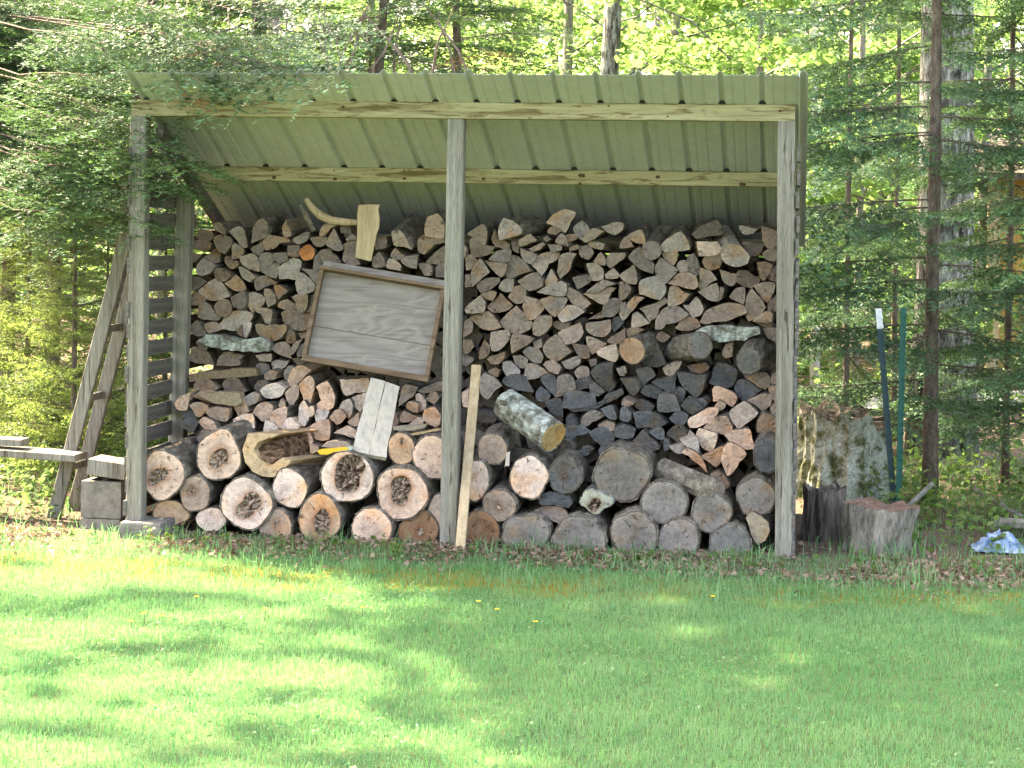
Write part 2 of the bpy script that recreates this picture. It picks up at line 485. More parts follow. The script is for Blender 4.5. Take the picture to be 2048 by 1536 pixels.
def box_between(p0, p1, w, d, up=Vector((0, 1, 0)), bev=0.004, jit=0.0, seg=1):
    """bevelled timber from p0 to p1; w across, d along 'up' hint. returns V,F"""
    p0, p1 = Vector(p0), Vector(p1)
    ax = (p1 - p0)
    L = ax.length
    ax.normalize()
    sd = ax.cross(up).normalized()
    dn = sd.cross(ax).normalized()
    V, F = [], []
    prof = [(-w / 2 + bev, -d / 2), (w / 2 - bev, -d / 2), (w / 2, -d / 2 + bev), (w / 2, d / 2 - bev), (w / 2 - bev, d / 2), (-w / 2 + bev, d / 2), (-w / 2, d / 2 - bev), (-w / 2, -d / 2 + bev)]
    k = len(prof)
    for i in range(seg + 1):
        t = i / seg
        c = p0.lerp(p1, t)
        ox, oy = (random.uniform(-jit, jit), random.uniform(-jit, jit)) if 0 < i < seg else (0, 0)
        for a, b in prof:
            V.append(c + sd * (a + ox) + dn * (b + oy))
    for i in range(seg):
        for j in range(k):
            a, b = i * k + j, i * k + (j + 1) % k
            F.append((a, b, b + k, a + k))
    F.append(tuple(range(k - 1, -1, -1)))
    F.append(tuple(range(seg * k, seg * k + k)))
    return V, F


def beam_obj(name, p0, p1, w, d, mat, parent=None, up=Vector((0, 1, 0)), jit=0.0, seg=1, bev=0.004):
    V, F = box_between(p0, p1, w, d, up, bev, jit, seg)
    c = (Vector(p0) + Vector(p1)) / 2
    return mk(name, V, F, mat, c, parent)


def tube(points, radii, k=8, cap=True, rough=0.0, seed=0):
    V, F = [], []
    pts = [Vector(p) for p in points]
    n = len(pts)
    ref = None
    for i, p in enumerate(pts):
        t = (pts[min(i + 1, n - 1)] - pts[max(i - 1, 0)]).normalized()
        if ref is None:
            ref = t.cross(Vector((0.3, 0.9, 0.31))).normalized()
        ref = (ref - t * ref.dot(t)).normalized()
        b = t.cross(ref)
        for j in range(k):
            a = 2 * PI * j / k
            r = radii[i]
            if rough:
                r *= 1 + rough * mnoise.noise(Vector((math.cos(a) * 2.2 + seed, math.sin(a) * 2.2, i * 0.6)))
            V.append(p + (ref * math.cos(a) + b * math.sin(a)) * r)
    for i in range(n - 1):
        for j in range(k):
            a, b2 = i * k + j, i * k + (j + 1) % k
            F.append((a, b2, b2 + k, a + k))
    if cap:
        F.append(tuple(range(k - 1, -1, -1)))
        F.append(tuple(range((n - 1) * k, n * k)))
    return V, F

# ------------------------------------------------------------------ the ground
def ground_z(x, y):
    z = 0.02 * mnoise.noise(Vector((x * 0.6, y * 0.6, 3.1)))
    if y < -1.0:
        z += 0.012 * mnoise.noise(Vector((x * 2.1, y * 2.1, 8.0)))
    if y > 4:
        z += min(0.6, 0.06 * (y - 4)) * mnoise.noise(Vector((x * 0.15, y * 0.15, 1.0)))
    return z


def build_ground():
    xs = sorted(set([-90, -60, -40, -25, -15] + [round(-10 + 0.35 * i, 3) for i in range(58)] + [12, 16, 24, 40, 60, 90]))
    ys = sorted(set([-40, -25, -16] + [round(-12 + 0.35 * i, 3) for i in range(66)] + [12, 15, 19, 24, 30, 40, 55, 75, 100, 140]))
    V = [(x, y, ground_z(x, y)) for y in ys for x in xs]
    nx = len(xs)
    F = np.array([(j * nx + i, j * nx + i + 1, (j + 1) * nx + i + 1, (j + 1) * nx + i) for j in range(len(ys) - 1) for i in range(nx - 1)])
    o = mk('ground', V, F, MT['ground'], smooth=True)
    tag(o, kind='structure')
    # pale gravel drive beyond the trees
    V = []
    pts = [(0.6, 10.5), (2.2, 10.9), (4.5, 11.6), (8, 12.5), (14, 13.6)]
    for x, y in pts:
        for w in (-0.9, 0, 0.9):
            V.append((x, y + w, max(ground_z(x, y + w), ground_z(x, y)) + 0.05))
    F = [(i * 3 + j, i * 3 + j + 3, i * 3 + j + 4, i * 3 + j + 1) for i in range(len(pts) - 1) for j in range(2)]
    tag(mk('gravel_drive', V, F, MT['gravel']), kind='structure')


build_ground()

# ------------------------------------------------------------------ the woodshed
shed = empty('woodshed', at(900, 1090, 0.8))
tag(shed, 'open-fronted timber woodshed with slatted sides and a green corrugated metal roof', 'woodshed')
SLOPE, ZB = 0.43, 2.475
XL = at(276, 640, 0).x
XR = at(1571, 640, 0).x
W4 = 0.094


def roofz(y):
    return ZB + 0.006 - SLOPE * y


def post(p_top, p_bot, z0=0.0):
    b = Vector(p_bot)
    t = Vector(p_top)
    d = (b - t)
    b = t + d * ((z0 - t.z) / d.z)
    return beam_obj('post', b, t, W4, W4, MT['post'], shed, up=Vector((0, 1, 0)), jit=0.0015, seg=8, bev=0.006)


hy = W4 / 2
post(at(281, 232, hy), at(272, 1042, hy), 0.085)
post(at(914, 239, hy), at(898, 1100, hy), -0.03)
post(at(1573, 243, hy), at(1567, 1115, hy), -0.03)
PM = 0.80 + hy
post(at(372, 352, PM), at(355, 897, PM), 0.0)
post((XR, PM, roofz(0.8) - 0.13), (XR, PM, 0), 0.0)
for x in (XL + 0.03, (XL + XR) / 2, XR):
    post((x, 1.75, roofz(1.75) - 0.10), (x, 1.75, 0), 0.0)
# beams along the width
bl, br = at(268, 216, hy), at(1590, 227, hy)
beam_obj('front_beam', bl, br, 0.092, W4, MT['beam'], shed, up=Vector((0, 1, 0)), jit=0.001, seg=12)
ml, mr_ = at(386, 346, 0.85), at(1592, 360, 0.85)
beam_obj('purlin', ml, mr_, 0.086, 0.09, MT['beam'], shed, up=Vector((0, 1, 0)), jit=0.001, seg=12)
beam_obj('purlin', (XL - 0.05, 1.70, roofz(1.7) - 0.06), (XR + 0.05, 1.70, roofz(1.7) - 0.06), 0.086, 0.04, MT['beam'], shed)
# rafters under the roof ends
for x in (XL + 0.075, XR + 0.0):
    y0, y1 = 0.12, 1.80
    beam_obj('rafter', (x, y0, roofz(y0) - 0.115), (x, y1, roofz(y1) - 0.115), 0.085, 0.04, MT['slat'], shed, up=Vector((1, 0, 0)))
# slats on both sides
def slats(x, first, n, ysplit, tops):
    for k in range(n):
        z = first - 0.1262 * k
        if z < 0.06:
            break
        zt = z - 0.0445
        ymax = 1.80
        # the slats stop under the sloping roof
        ylim = (ZB - 0.10 - z) / SLOPE
        ymax = min(1.80, ylim)
        if ymax < 0.25:
            continue
        jx = random.uniform(-0.004, 0.004)
        dz = random.uniform(-0.006, 0.006)
        beam_obj('slat', (x + jx, -0.004 + random.uniform(-0.015, 0.01), zt + dz), (x + jx, ymax, zt + random.uniform(-0.006, 0.006)), random.uniform(0.083, 0.092), 0.019, MT['slat'], shed, up=Vector((1, 0, 0)), bev=0.002)


slats(XL - W4 / 2 - 0.013, 2.345, 19, 0, None)
slats(XR + W4 / 2 + 0.013, 2.25, 18, 0, None)
# boards closing the back
for k in range(14):
    z = 1.735 - 0.125 * k
    beam_obj('back_board', (XL - 0.05, 1.81, z - 0.05), (XR + 0.05, 1.81, z - 0.05), 0.112, 0.02, MT['slat'], shed, up=Vector((0, 1, 0)), bev=0.002)


# roof: four ribbed steel sheets, each a part
def roof_sheet(x0, x1, dz, yf, yb):
    n_rib = 4
    pitch = (x1 - x0) / n_rib
    prof = []
    for r in range(n_rib):
        b = x0 + r * pitch
        prof += [(b, 0), (b + 0.006, 0.0), (b + 0.020, 0.021), (b + 0.034, 0.021), (b + 0.050, 0.0)]
        for q in (0.40, 0.70):
            u = b + pitch * q
            prof += [(u - 0.010, 0), (u - 0.004, 0.004), (u + 0.006, 0.004), (u + 0.012, 0)]
    prof += [(x1, 0), (x1 + 0.004, 0.001), (x1 + 0.018, 0.0235), (x1 + 0.037, 0.0235), (x1 + 0.054, 0.003)]
    ny = 8
    V, F = [], []
    for th in (0, 1):
        for i in range(ny + 1):
            y = yf + (yb - yf) * i / ny
            wob = 0.003 * math.sin(3 * y + x0)
            for px_, pz in prof:
                V.append((px_, y, roofz(y) + pz + dz + 0.0012 * th + wob * 0.5))
    m = len(prof)
    off = (ny + 1) * m
    for i in range(ny):
        for j in range(m - 1):
            a = i * m + j
            F.append((a, a + m, a + m + 1, a + 1))
            F.append((a + off, a + 1 + off, a + m + 1 + off, a + m + off))
    for j in range(m - 1):
        F.append((j, j + 1, j + 1 + off, j + off))
        e = ny * m + j
        F.append((e, e + off, e + 1 + off, e + 1))
    for i in range(ny):
        a, b = i * m, (i + 1) * m
        F.append((a, a + off, b + off, b))
        a, b = i * m + m - 1, (i + 1) * m + m - 1
        F.append((a, b, b + off, a + off))
    return mk('roof_sheet', V, F, MT['roof'], ((x0 + x1) / 2, 0.7, roofz(0.7)), shed)


RX = [at(249, 150, -0.3).x, at(590, 150, -0.3).x, at(926, 152, -0.3).x, at(1266, 155, -0.3).x, at(1596, 158, -0.3).x]
for i in range(4):
    roof_sheet(RX[i], RX[i + 1], 0.004 * (3 - i) * 0.3, -0.30 - 0.006 * (i % 2), 1.88)
# dark blocks standing in for the shade in the rib hollows above the beams
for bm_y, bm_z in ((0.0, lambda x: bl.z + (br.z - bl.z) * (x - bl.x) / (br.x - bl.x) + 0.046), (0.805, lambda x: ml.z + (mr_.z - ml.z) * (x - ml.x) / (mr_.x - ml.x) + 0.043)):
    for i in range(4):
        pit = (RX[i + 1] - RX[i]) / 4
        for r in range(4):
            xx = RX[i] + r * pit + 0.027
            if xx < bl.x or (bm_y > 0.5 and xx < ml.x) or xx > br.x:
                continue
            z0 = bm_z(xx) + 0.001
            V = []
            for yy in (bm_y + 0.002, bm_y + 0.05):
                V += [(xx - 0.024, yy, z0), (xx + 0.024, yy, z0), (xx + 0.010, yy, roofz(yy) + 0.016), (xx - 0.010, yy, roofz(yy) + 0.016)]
            mk('rib_shade_block', V, [(0, 1, 2, 3), (7, 6, 5, 4), (0, 4, 5, 1), (1, 5, 6, 2), (2, 6, 7, 3), (3, 7, 4, 0)], MT['rib_shade'], (xx, bm_y, z0), shed)
# dark knots on the face of the beams
def knots(P, Q, y, items):
    for px_, py_, a_, b_ in items:
        c = at(px_, py_, y - 0.0015)
        V = [c] + [c + Vector((a_ * math.cos(2 * PI * j / 12) * random.uniform(.8, 1.2), 0, b_ * math.sin(2 * PI * j / 12) * random.uniform(.8, 1.2))) for j in range(12)]
        mk('knot', V, [(0, 1 + j, 1 + (j + 1) % 12) for j in range(12)], MT['knot'], c, shed)


knots(bl, br, 0.0, [(686, 214, .012, .008), (1217, 212, .007, .006), (1560, 222, .010, .007), (296, 208, .006, .006), (442, 208, .010, .006), (1335, 233, .008, .004), (1060, 236, .012, .003)])
knots(ml, mr_, 0.805, [(546, 340, .009, .006), (548, 355, .014, .011), (668, 341, .006, .005), (670, 358, .013, .010), (808, 341, .007, .006), (809, 357, .012, .009), (967, 358, .012, .009), (1164, 351, .022, .013), (1160, 367, .010, .008), (1316, 354, .013, .011), (1485, 369, .022, .012), (1312, 371, .014, .005)])
# flashing along the right edge
beam_obj('roof_flashing', (RX[4] + 0.006, -0.31, roofz(-0.31) + 0.004), (RX[4] + 0.006, 1.88, roofz(1.88) + 0.004), 0.03, 0.006, MT['roof'], shed, up=Vector((1, 0, 0)), bev=0.001)

# ------------------------------------------------------------------ firewood, split pieces
TONE = {'g': (0.255, 0.205, 0.180), 't': (0.300, 0.225, 0.182), 'w': (0.340, 0.285, 0.255), 'o': (0.56, 0.385, 0.30), 'd': (0.118, 0.116, 0.120), 'p': (0.61, 0.49, 0.43), 'b': (0.15, 0.13, 0.115)}
REG = {'A': (360, 380, .6827), 'B': (640, 380, .6827), 'C': (920, 400, .6194), 'D': (1240, 400, .6194), 'E': (380, 560, .7877), 'F': (340, 720, .6827),
       'G': (620, 720, .6827), 'H': (920, 580, .6194), 'I': (1240, 580, .6194), 'K': (1240, 740, .6194), 'L': (1080, 740, .9309), 'J': (920, 740, .6194), 'N': (900, 880, .602)}
# outlines of the sawn ends: tone, corner list, optional >dx,dy = how far the far end of the log is turned aside
LOGS = {
'A': """g 20,62 30,54 42,56 46,64 40,70 28,69|g 18,70 30,69 43,72 41,80 32,84 19,79|g 44,48 53,44 61,52 60,61 53,57 46,53|g 47,66 53,62 69,66 69,75 61,87 54,83 48,74|w 68,57 77,51 85,51 89,63 91,77 87,79 78,69|g 99,72 100,55 105,43 112,39 118,46 117,63 108,68 >40,-14|g 140,50 144,41 150,55 151,62 143,65|w 153,68 157,71 163,74 173,70 177,58 173,57 162,63|g 31,94 48,80 54,85 53,99 41,97|g 17,86 29,88 24,95 17,99|g 24,102 30,95 38,97 48,104 40,113 31,117 24,114|g 71,78 75,73 86,80 86,87 80,93 71,94|t 61,94 64,90 71,97 79,97 80,102 73,107 67,107 62,101|g 97,80 112,71 115,80 108,90 100,85|t 82,93 99,87 108,100 107,111 98,109 87,103|g 107,97 113,87 123,86 131,95 123,101 112,110 107,107|g 127,87 145,85 146,96 137,100 131,96|t 115,70 120,62 147,68 148,71 135,73 128,80 118,82|g 148,76 161,76 165,88 160,91 148,89|g 178,66 185,64 201,65 199,73 190,78 183,75|g 46,113 50,107 60,108 70,117 62,124 51,124|w 80,106 84,105 97,113 103,119 95,125 85,120|w 110,111 128,99 135,101 132,120 118,115|w 135,107 155,93 165,98 162,112 160,122 148,120 137,121|g 103,121 117,117 131,127 115,133 106,137 103,130|t 62,127 70,123 76,116 84,123 89,136 79,138 68,132|w 25,138 33,132 48,122 58,128 67,145 58,148 44,151 33,146|g 16,118 27,120 37,125 27,133 17,138|w 160,113 170,116 183,130 181,138 163,142 159,128|g 166,108 190,110 195,114 187,128 178,118|g 184,96 193,82 204,81 210,95 205,108 184,108""",
'B': """w 0,56 5,47 14,46 23,48 14,52 6,62 0,62|w 8,74 18,53 32,80 25,83 15,79|g 0,67 9,68 9,72 1,77|g 29,50 41,49 43,59 29,58|g 36,66 44,60 51,66 49,69 36,69|g 32,75 44,70 50,71 50,90 54,101 40,104 32,95 34,82|g 0,85 10,82 22,90 28,98 16,102 6,100|g 73,65 90,64 90,78 76,81|w 99,57 110,56 118,67 124,81 114,77 101,75 >32,-34|t 134,83 134,68 140,62 168,68 170,72 155,75 142,87|t 145,62 147,38 160,33 169,47 168,66|g 73,92 80,85 86,93 88,104 76,106 72,103|w 90,104 94,94 101,95 111,104 110,110 92,107|g 97,90 103,79 110,87 118,92 109,96 103,95|w 110,97 118,91 134,89 131,107 116,103|w 133,101 140,100 149,101 153,109 151,116 143,116|t 145,98 158,85 170,77 176,80 176,102 160,101|g 159,104 176,104 176,120 159,118|g 169,63 176,58 177,70 172,70|g 182,80 192,72 200,80 196,92 184,94""",
'C': """t 9,42 27,30 33,36 33,49 31,56 18,47 >24,-10|t 15,70 13,50 17,47 30,56 43,58 36,67|w 48,37 54,23 63,26 76,37 72,43 50,49 >60,-4|t 39,48 44,37 50,49 61,54 60,61 45,57|g 64,52 70,50 73,58 72,66 66,62|g 72,51 87,42 95,50 75,58 >16,8|g 85,60 97,55 103,53 105,55 98,62 89,64|g 103,48 108,44 113,48 107,52|w 107,28 116,18 130,12 143,16 137,27 131,40 121,34|t 108,40 113,33 121,35 126,38 119,43|t 118,52 125,41 131,46 134,57 124,55|t 132,43 144,43 145,48 133,53|w 140,35 151,26 160,36 153,47 151,50 143,42|t 152,48 160,38 166,35 178,39 170,45 155,52|w 175,33 187,29 202,29 201,37 192,43 183,40|g 109,55 125,55 126,62 113,64|w 136,59 145,55 148,60 135,64|g 148,58 160,56 165,66 159,74 149,69|g 161,50 179,54 177,61 160,57|g 36,74 45,64 62,62 61,76 50,77|t 30,76 58,79 55,92 51,95 40,86|g 59,79 64,69 80,76 88,88 73,92 61,97 57,92|g 75,60 85,64 95,69 88,79 80,75 76,68|w 89,79 98,69 110,65 122,66 121,73 110,79 106,88 101,95 96,86|g 122,80 124,70 131,66 144,67 138,75 134,88 124,96 121,88|w 106,106 106,100 113,86 121,99 118,103|t 7,70 14,68 22,76 17,85 8,87|g 13,93 25,73 36,90 28,96 15,107|g 7,93 12,92 14,107 6,108|g 21,105 33,97 49,96 49,101 38,110 26,115|g 51,102 58,97 66,98 65,112 56,114 48,109|t 72,101 82,94 95,90 101,98 101,107 85,112|g 60,120 67,108 75,106 82,109 78,127 69,128|g 96,114 110,106 124,101 131,104 130,118 110,117|g 140,96 157,93 163,99 146,110|w 157,79 164,78 174,82 178,88 177,98 162,99|g 165,76 174,65 180,72 179,81 169,79|w 180,76 186,66 204,66 204,71 197,76 186,84|t 180,92 190,84 197,92 195,97 181,97|g 157,114 178,99 192,104 182,107 175,112 163,115|t 154,116 163,115 175,113 184,108 192,110 186,115 184,120 180,130 167,124|t 132,112 136,109 151,118 161,128 152,135 140,128 133,118|g 197,103 204,100 212,110 204,122 197,123|t 26,117 38,113 45,115 40,125 32,122|w 7,135 18,124 25,118 30,127 29,138 9,140|t 34,132 44,124 50,116 65,131 56,137 42,139|t 78,132 82,120 95,124 104,133 92,147 86,148 81,140|g 100,124 115,118 130,121 132,124 126,136 118,144 107,134|w 122,144 133,131 147,133 154,139 143,146 128,151|g 160,147 176,138 180,128 190,122 200,125 198,136 188,144|g 200,128 205,127 206,146 199,142""",
'D': """t 9,45 21,38 27,38 31,50 31,54 22,53 11,48 >14,-16|g 0,60 1,54 7,45 13,52 16,58|g 28,62 30,54 39,51 48,55 51,63 47,71 39,74 31,70 >26,-34|w 51,58 58,50 75,40 83,50 86,61 80,62 66,62 57,65 >14,-22|t 52,66 60,63 71,62 70,75 65,83 58,76|g 44,83 50,72 60,79 71,87 62,97 54,105 47,98|w 70,82 75,75 84,75 83,88 75,89|g 83,89 85,70 92,67 98,80 98,91 92,95|p 96,52 120,52 125,60 123,66 99,69|b 90,43 100,33 120,25 125,32 126,42 118,44 104,46 95,47|t 103,77 106,70 115,67 124,68 126,76 122,84 113,87 106,84|w 126,68 135,55 148,57 160,70 157,78 146,82 134,80 128,74 >-22,-40|w 148,32 163,35 171,36 164,41 156,43 150,39|t 175,33 196,40 196,54 183,59 177,50|g 152,53 158,52 168,55 178,55 175,64 168,69 158,66|w 177,67 188,57 193,62 196,72 190,76 180,73|g 11,71 25,59 34,70 42,80 40,91 30,88 18,79|t 0,94 12,85 17,80 20,90 20,104 10,103|w 24,108 27,100 43,95 48,99 56,108 54,117 49,123 38,120 25,116|t 0,101 8,104 14,110 6,122 0,124|t 60,104 72,93 80,90 93,94 96,107 92,110 77,107|w 99,100 101,85 112,89 120,99 111,103 105,110 101,112 97,103|w 124,86 132,89 137,91 144,92 142,103 138,106 129,102 126,94|g 143,100 147,88 158,88 166,95 172,94 173,101 163,109|t 170,78 179,77 189,81 182,95 178,100 174,96|g 184,97 190,84 196,80 196,102|w 60,130 62,108 70,107 77,113 86,117 78,126 68,130|g 97,114 106,109 120,104 122,116 120,125 108,123|g 136,120 143,111 154,108 155,116 153,129 147,126|t 166,106 180,102 192,104 187,120 182,127 173,117|g 157,122 164,111 170,118 180,133 170,144 160,150 156,140|g 0,140 10,128 18,120 30,122 22,128 12,140 4,149|w 25,134 45,128 55,121 58,127 48,134 47,142 37,150 32,140|w 78,130 86,131 94,120 103,135 100,142 90,145 86,140|g 124,108 129,110 126,122 121,126|g 185,125 194,120 196,137 184,138|t 165,150 180,138 189,141 186,153""",
'E': """t 3,20 12,20 25,31 18,39 3,40|w 14,48 18,38 26,36 34,45 38,50 48,58 42,63 27,62 14,58|t 38,44 42,35 52,31 62,34 66,43 63,53 54,58 44,54|g 64,27 82,18 87,24 87,38 82,46 70,42|w 92,21 100,20 117,27 118,34 108,45 99,51 90,38|g 118,15 126,14 134,25 134,36 122,43 118,28|t 133,8 142,10 153,18 145,24 140,31 136,22|t 140,42 143,34 154,31 164,37 169,50 152,47|w 160,27 172,23 186,24 184,42 177,51 170,49 167,35|w 184,38 192,24 196,24 191,50 183,49|t 145,53 152,48 190,54 192,66 187,75 175,80 160,75 150,66|w 43,75 55,60 66,51 85,49 98,54 94,64 82,70 78,79 60,77|g 74,80 80,72 84,90 76,86|p 83,72 90,66 97,68 95,80 89,91 86,88|w 105,49 112,44 128,47 128,60 124,71 118,66 113,54|t 103,71 118,70 122,73 126,71 152,70 151,80 142,91 126,96 112,91 105,82|t 153,82 158,77 166,84 166,96 158,100 151,98|g 158,110 166,98 176,93 170,106 163,116 158,117|g 129,109 136,100 148,98 157,104 160,123 148,119|t 171,84 190,80 184,92 176,92|g 169,112 174,102 182,98 180,118 170,121|t 1,126 6,106 18,108 28,114 36,134 15,131|t 41,134 46,122 56,114 66,114 76,124 79,132 62,135|g 66,115 78,116 84,119 78,125 71,119|t 104,118 127,116 127,128 108,126|w 128,130 135,126 156,128 150,136 140,142 132,140|w 104,134 113,131 124,133 126,143 113,149 106,146|t 116,150 128,142 138,145 135,155 120,157|g 148,145 154,136 164,138 158,150 156,160 150,155|t 161,124 170,122 180,128 179,136 170,134|g 9,99 15,92 28,106 25,112 18,108|g 2,72 10,64 22,80 24,86 12,88 2,82|t 22,70 40,66 50,78 30,84""",
'F': """g 34,31 40,27 53,27 66,38 60,42 34,39|g 71,33 80,25 93,25 98,34 105,42 95,47 75,42|g 115,37 120,29 130,28 134,33 125,40 122,44|p 124,42 130,36 145,32 157,39 152,48 142,52 130,51|g 147,32 158,29 164,34 162,40 155,37|o 32,50 42,43 60,42 63,45 63,60 50,57 40,53|o 7,60 14,50 28,44 25,55 22,68 10,67 >28,-8|p 28,62 35,58 46,60 52,63 46,72 40,78 36,77 32,68|o 50,72 54,66 65,65 80,67 78,82 74,84 58,79|o 86,62 92,55 100,54 108,70 95,77 91,72|o 39,85 45,78 60,85 64,93 57,98 45,92|p 85,82 95,77 112,74 116,92 106,94 100,94 96,98 91,92|o 113,72 120,62 130,58 140,63 139,70 133,80 128,84 118,76|o 133,78 142,70 155,65 159,66 158,85 154,93 145,88|o 148,62 152,54 157,58 157,65 150,66|p 128,98 131,83 140,86 148,94 145,101|p 154,92 160,80 165,79 176,90 170,97 158,96|o 158,45 170,35 175,36 174,52 166,64 162,58|o 162,26 168,12 180,8 192,15 184,22 176,30 168,36 163,32|o 177,34 190,22 196,30 195,45 190,62 186,60 182,48|p 177,88 177,62 183,56 188,65 196,68 190,78 184,90|o 176,108 184,95 192,102 195,112 186,114|p 148,103 155,100 166,104 172,113 165,118 158,112|p 174,118 184,113 196,115 203,121 192,126|d 16,92 20,80 30,78 38,86 32,99|w 9,115 17,107 26,108 28,115 23,121 12,119|w 100,52 115,44 122,48 120,56 108,62 100,58|d 17,70 30,66 37,80 28,82 18,78|g 36,107 44,96 56,99 52,110 42,115""",
'G': """o 7,38 22,30 30,42 34,54 32,64 22,68 10,66 9,60 16,55 12,46 >12,-10|p 42,27 78,26 80,42 62,44 50,48 44,38|p 40,66 46,56 54,54 58,62 57,72 53,80 48,73|p 57,52 76,45 75,60 69,70 62,64|o 27,78 34,70 42,68 49,77 44,84 37,88|p 6,72 10,68 26,70 22,80 9,87|o 52,84 66,72 66,90 56,89|o 1,90 14,84 24,82 27,92 26,108 12,108 4,104|o 34,99 50,90 62,96 62,107 48,102|p 17,118 25,112 44,111 54,116 40,121 28,120|o 131,63 135,57 147,59 146,72 138,70|p 145,48 150,46 158,56 157,68 150,70 147,60|t 158,54 164,45 172,44 176,52 170,60|o 123,80 127,70 140,76 150,79 140,83 125,85|p 132,90 146,79 156,80 153,88 140,91|o 155,80 158,68 170,65 177,75 176,88 170,92 160,86|w 125,40 130,34 146,38 140,50 122,62|g 148,42 160,36 180,30 181,43 172,42 156,45|p 0,64 5,63 6,74 0,78|o 0,115 10,118 12,123 3,128 0,126|t 104,80 116,72 122,84 116,92 106,92""",
'H': """t 5,40 12,35 16,42 15,52 4,59|t 13,34 35,27 40,31 51,46 40,49 28,48 20,42|g 50,40 62,28 70,20 78,28 89,40 88,46 72,54 60,51|t 91,42 98,33 113,32 114,40 108,50 97,57 91,54|t 115,41 121,38 128,41 136,41 134,47 126,50 118,47|t 122,53 136,46 148,41 152,52 147,62 133,67 125,61|g 156,42 168,40 186,37 187,48 180,57 168,57 157,50|d 189,36 196,33 203,41 192,51 189,48|t 38,53 59,50 61,58 55,68 46,75 40,74 38,63|t 63,65 66,55 89,60 87,64 77,71 65,78|t 104,69 110,62 119,56 128,67 138,76 128,83 120,88 108,83 103,75|t 23,84 26,72 30,62 37,70 35,80 25,86|t 4,62 14,62 17,70 10,79 4,78|g 3,80 16,84 16,88 8,94 3,93|t 34,85 42,81 55,77 54,85 48,91 38,91|w 65,82 75,81 84,86 80,97 74,96 68,90|w 78,77 84,71 95,72 103,82 100,90 92,90 82,82|t 103,93 108,88 116,88 125,96 121,104 110,100|w 126,89 139,84 148,82 149,90 140,97 131,97|g 139,66 148,68 158,70 160,83 152,85 145,78|t 157,58 170,62 181,67 172,74 164,79 158,68|t 183,63 195,54 204,48 204,62 198,66 187,66|p 170,77 182,70 193,67 196,80 192,89 180,85 172,81|w 53,90 62,89 74,100 72,108 60,108 54,99|w 80,110 84,92 95,93 108,103 98,108 88,110|d 53,113 62,106 80,108 86,118 91,126 75,124 58,118|d 100,111 108,105 117,108 122,118 119,133 112,126|g 119,133 122,108 134,105 140,110 142,126 130,130|d 142,113 158,108 164,118 158,121 144,126|w 142,102 148,95 158,96 160,106 152,110 146,109|d 163,103 172,93 189,91 188,113 192,117 190,122 184,126 175,118|d 160,118 168,115 180,126 172,131 164,131|d 94,128 99,120 106,124 112,131 106,138 96,136|w 26,110 30,104 40,108 51,119 42,125 34,135 27,128|t 36,100 44,96 50,99 47,107 38,106|d 130,133 134,126 165,130 167,145 150,148 128,145|d 177,139 182,129 200,123 202,129 190,136 180,141|w 194,97 201,97 204,106 198,106|p 3,127 10,125 10,145 4,144|g 90,65 100,60 102,70 94,73|g 159,86 169,85 168,93 162,95""",
'I': """w 15,46 16,30 21,27 37,41 28,44|g 45,48 45,38 52,26 64,19 76,24 84,31 78,35 68,40 57,42 52,48|t 100,40 106,28 122,20 140,17 152,20 156,28 145,32 133,38 124,39 116,39 108,42|t 69,47 75,39 85,33 95,37 99,45 90,49 78,50|t 165,39 178,29 186,26 188,40 187,47 172,42|g 178,48 195,48 195,66 184,60|t 8,50 18,46 30,49 22,53 10,58|t 45,57 52,51 62,58 55,65 47,62|d 27,88 40,77 46,66 54,84 56,92 45,95 32,93|d 20,99 37,96 44,105 35,112 29,120 24,108|w 53,97 63,91 76,88 70,106 57,105|d 40,115 53,112 66,108 70,100 68,128 55,123|d 72,103 84,104 94,107 105,105 103,117 98,130 94,132 84,125 75,114|g 83,94 95,92 106,90 110,96 108,99 100,103 94,106 88,100|d 112,115 120,92 128,92 145,100 142,113 138,119 125,120|o 127,80 131,68 140,64 139,82 131,84|d 142,122 148,112 156,112 168,120 175,124 165,130 153,137|g 158,110 170,103 182,104 187,113 180,123 170,118|o 115,125 118,120 128,122 143,130 144,135 139,144 130,138 122,137 116,138|t 158,137 175,130 186,130 187,140 177,150 170,143|d 0,110 10,111 20,112 24,122 17,130 12,127|d 26,127 32,119 50,125 49,136 36,132|d 47,150 49,130 67,131 72,141 75,149 60,151|d 68,128 71,121 81,124 78,137 73,140|d 76,143 86,132 95,137 103,146 88,154|d 94,135 102,134 108,140 104,145|d 18,143 24,136 35,140 42,144 40,148 28,151|g 2,143 5,134 17,141 10,144|t 184,120 195,120 195,140 188,135|w 0,95 7,95 8,102 2,107|g 188,105 196,100 196,117 188,118""",
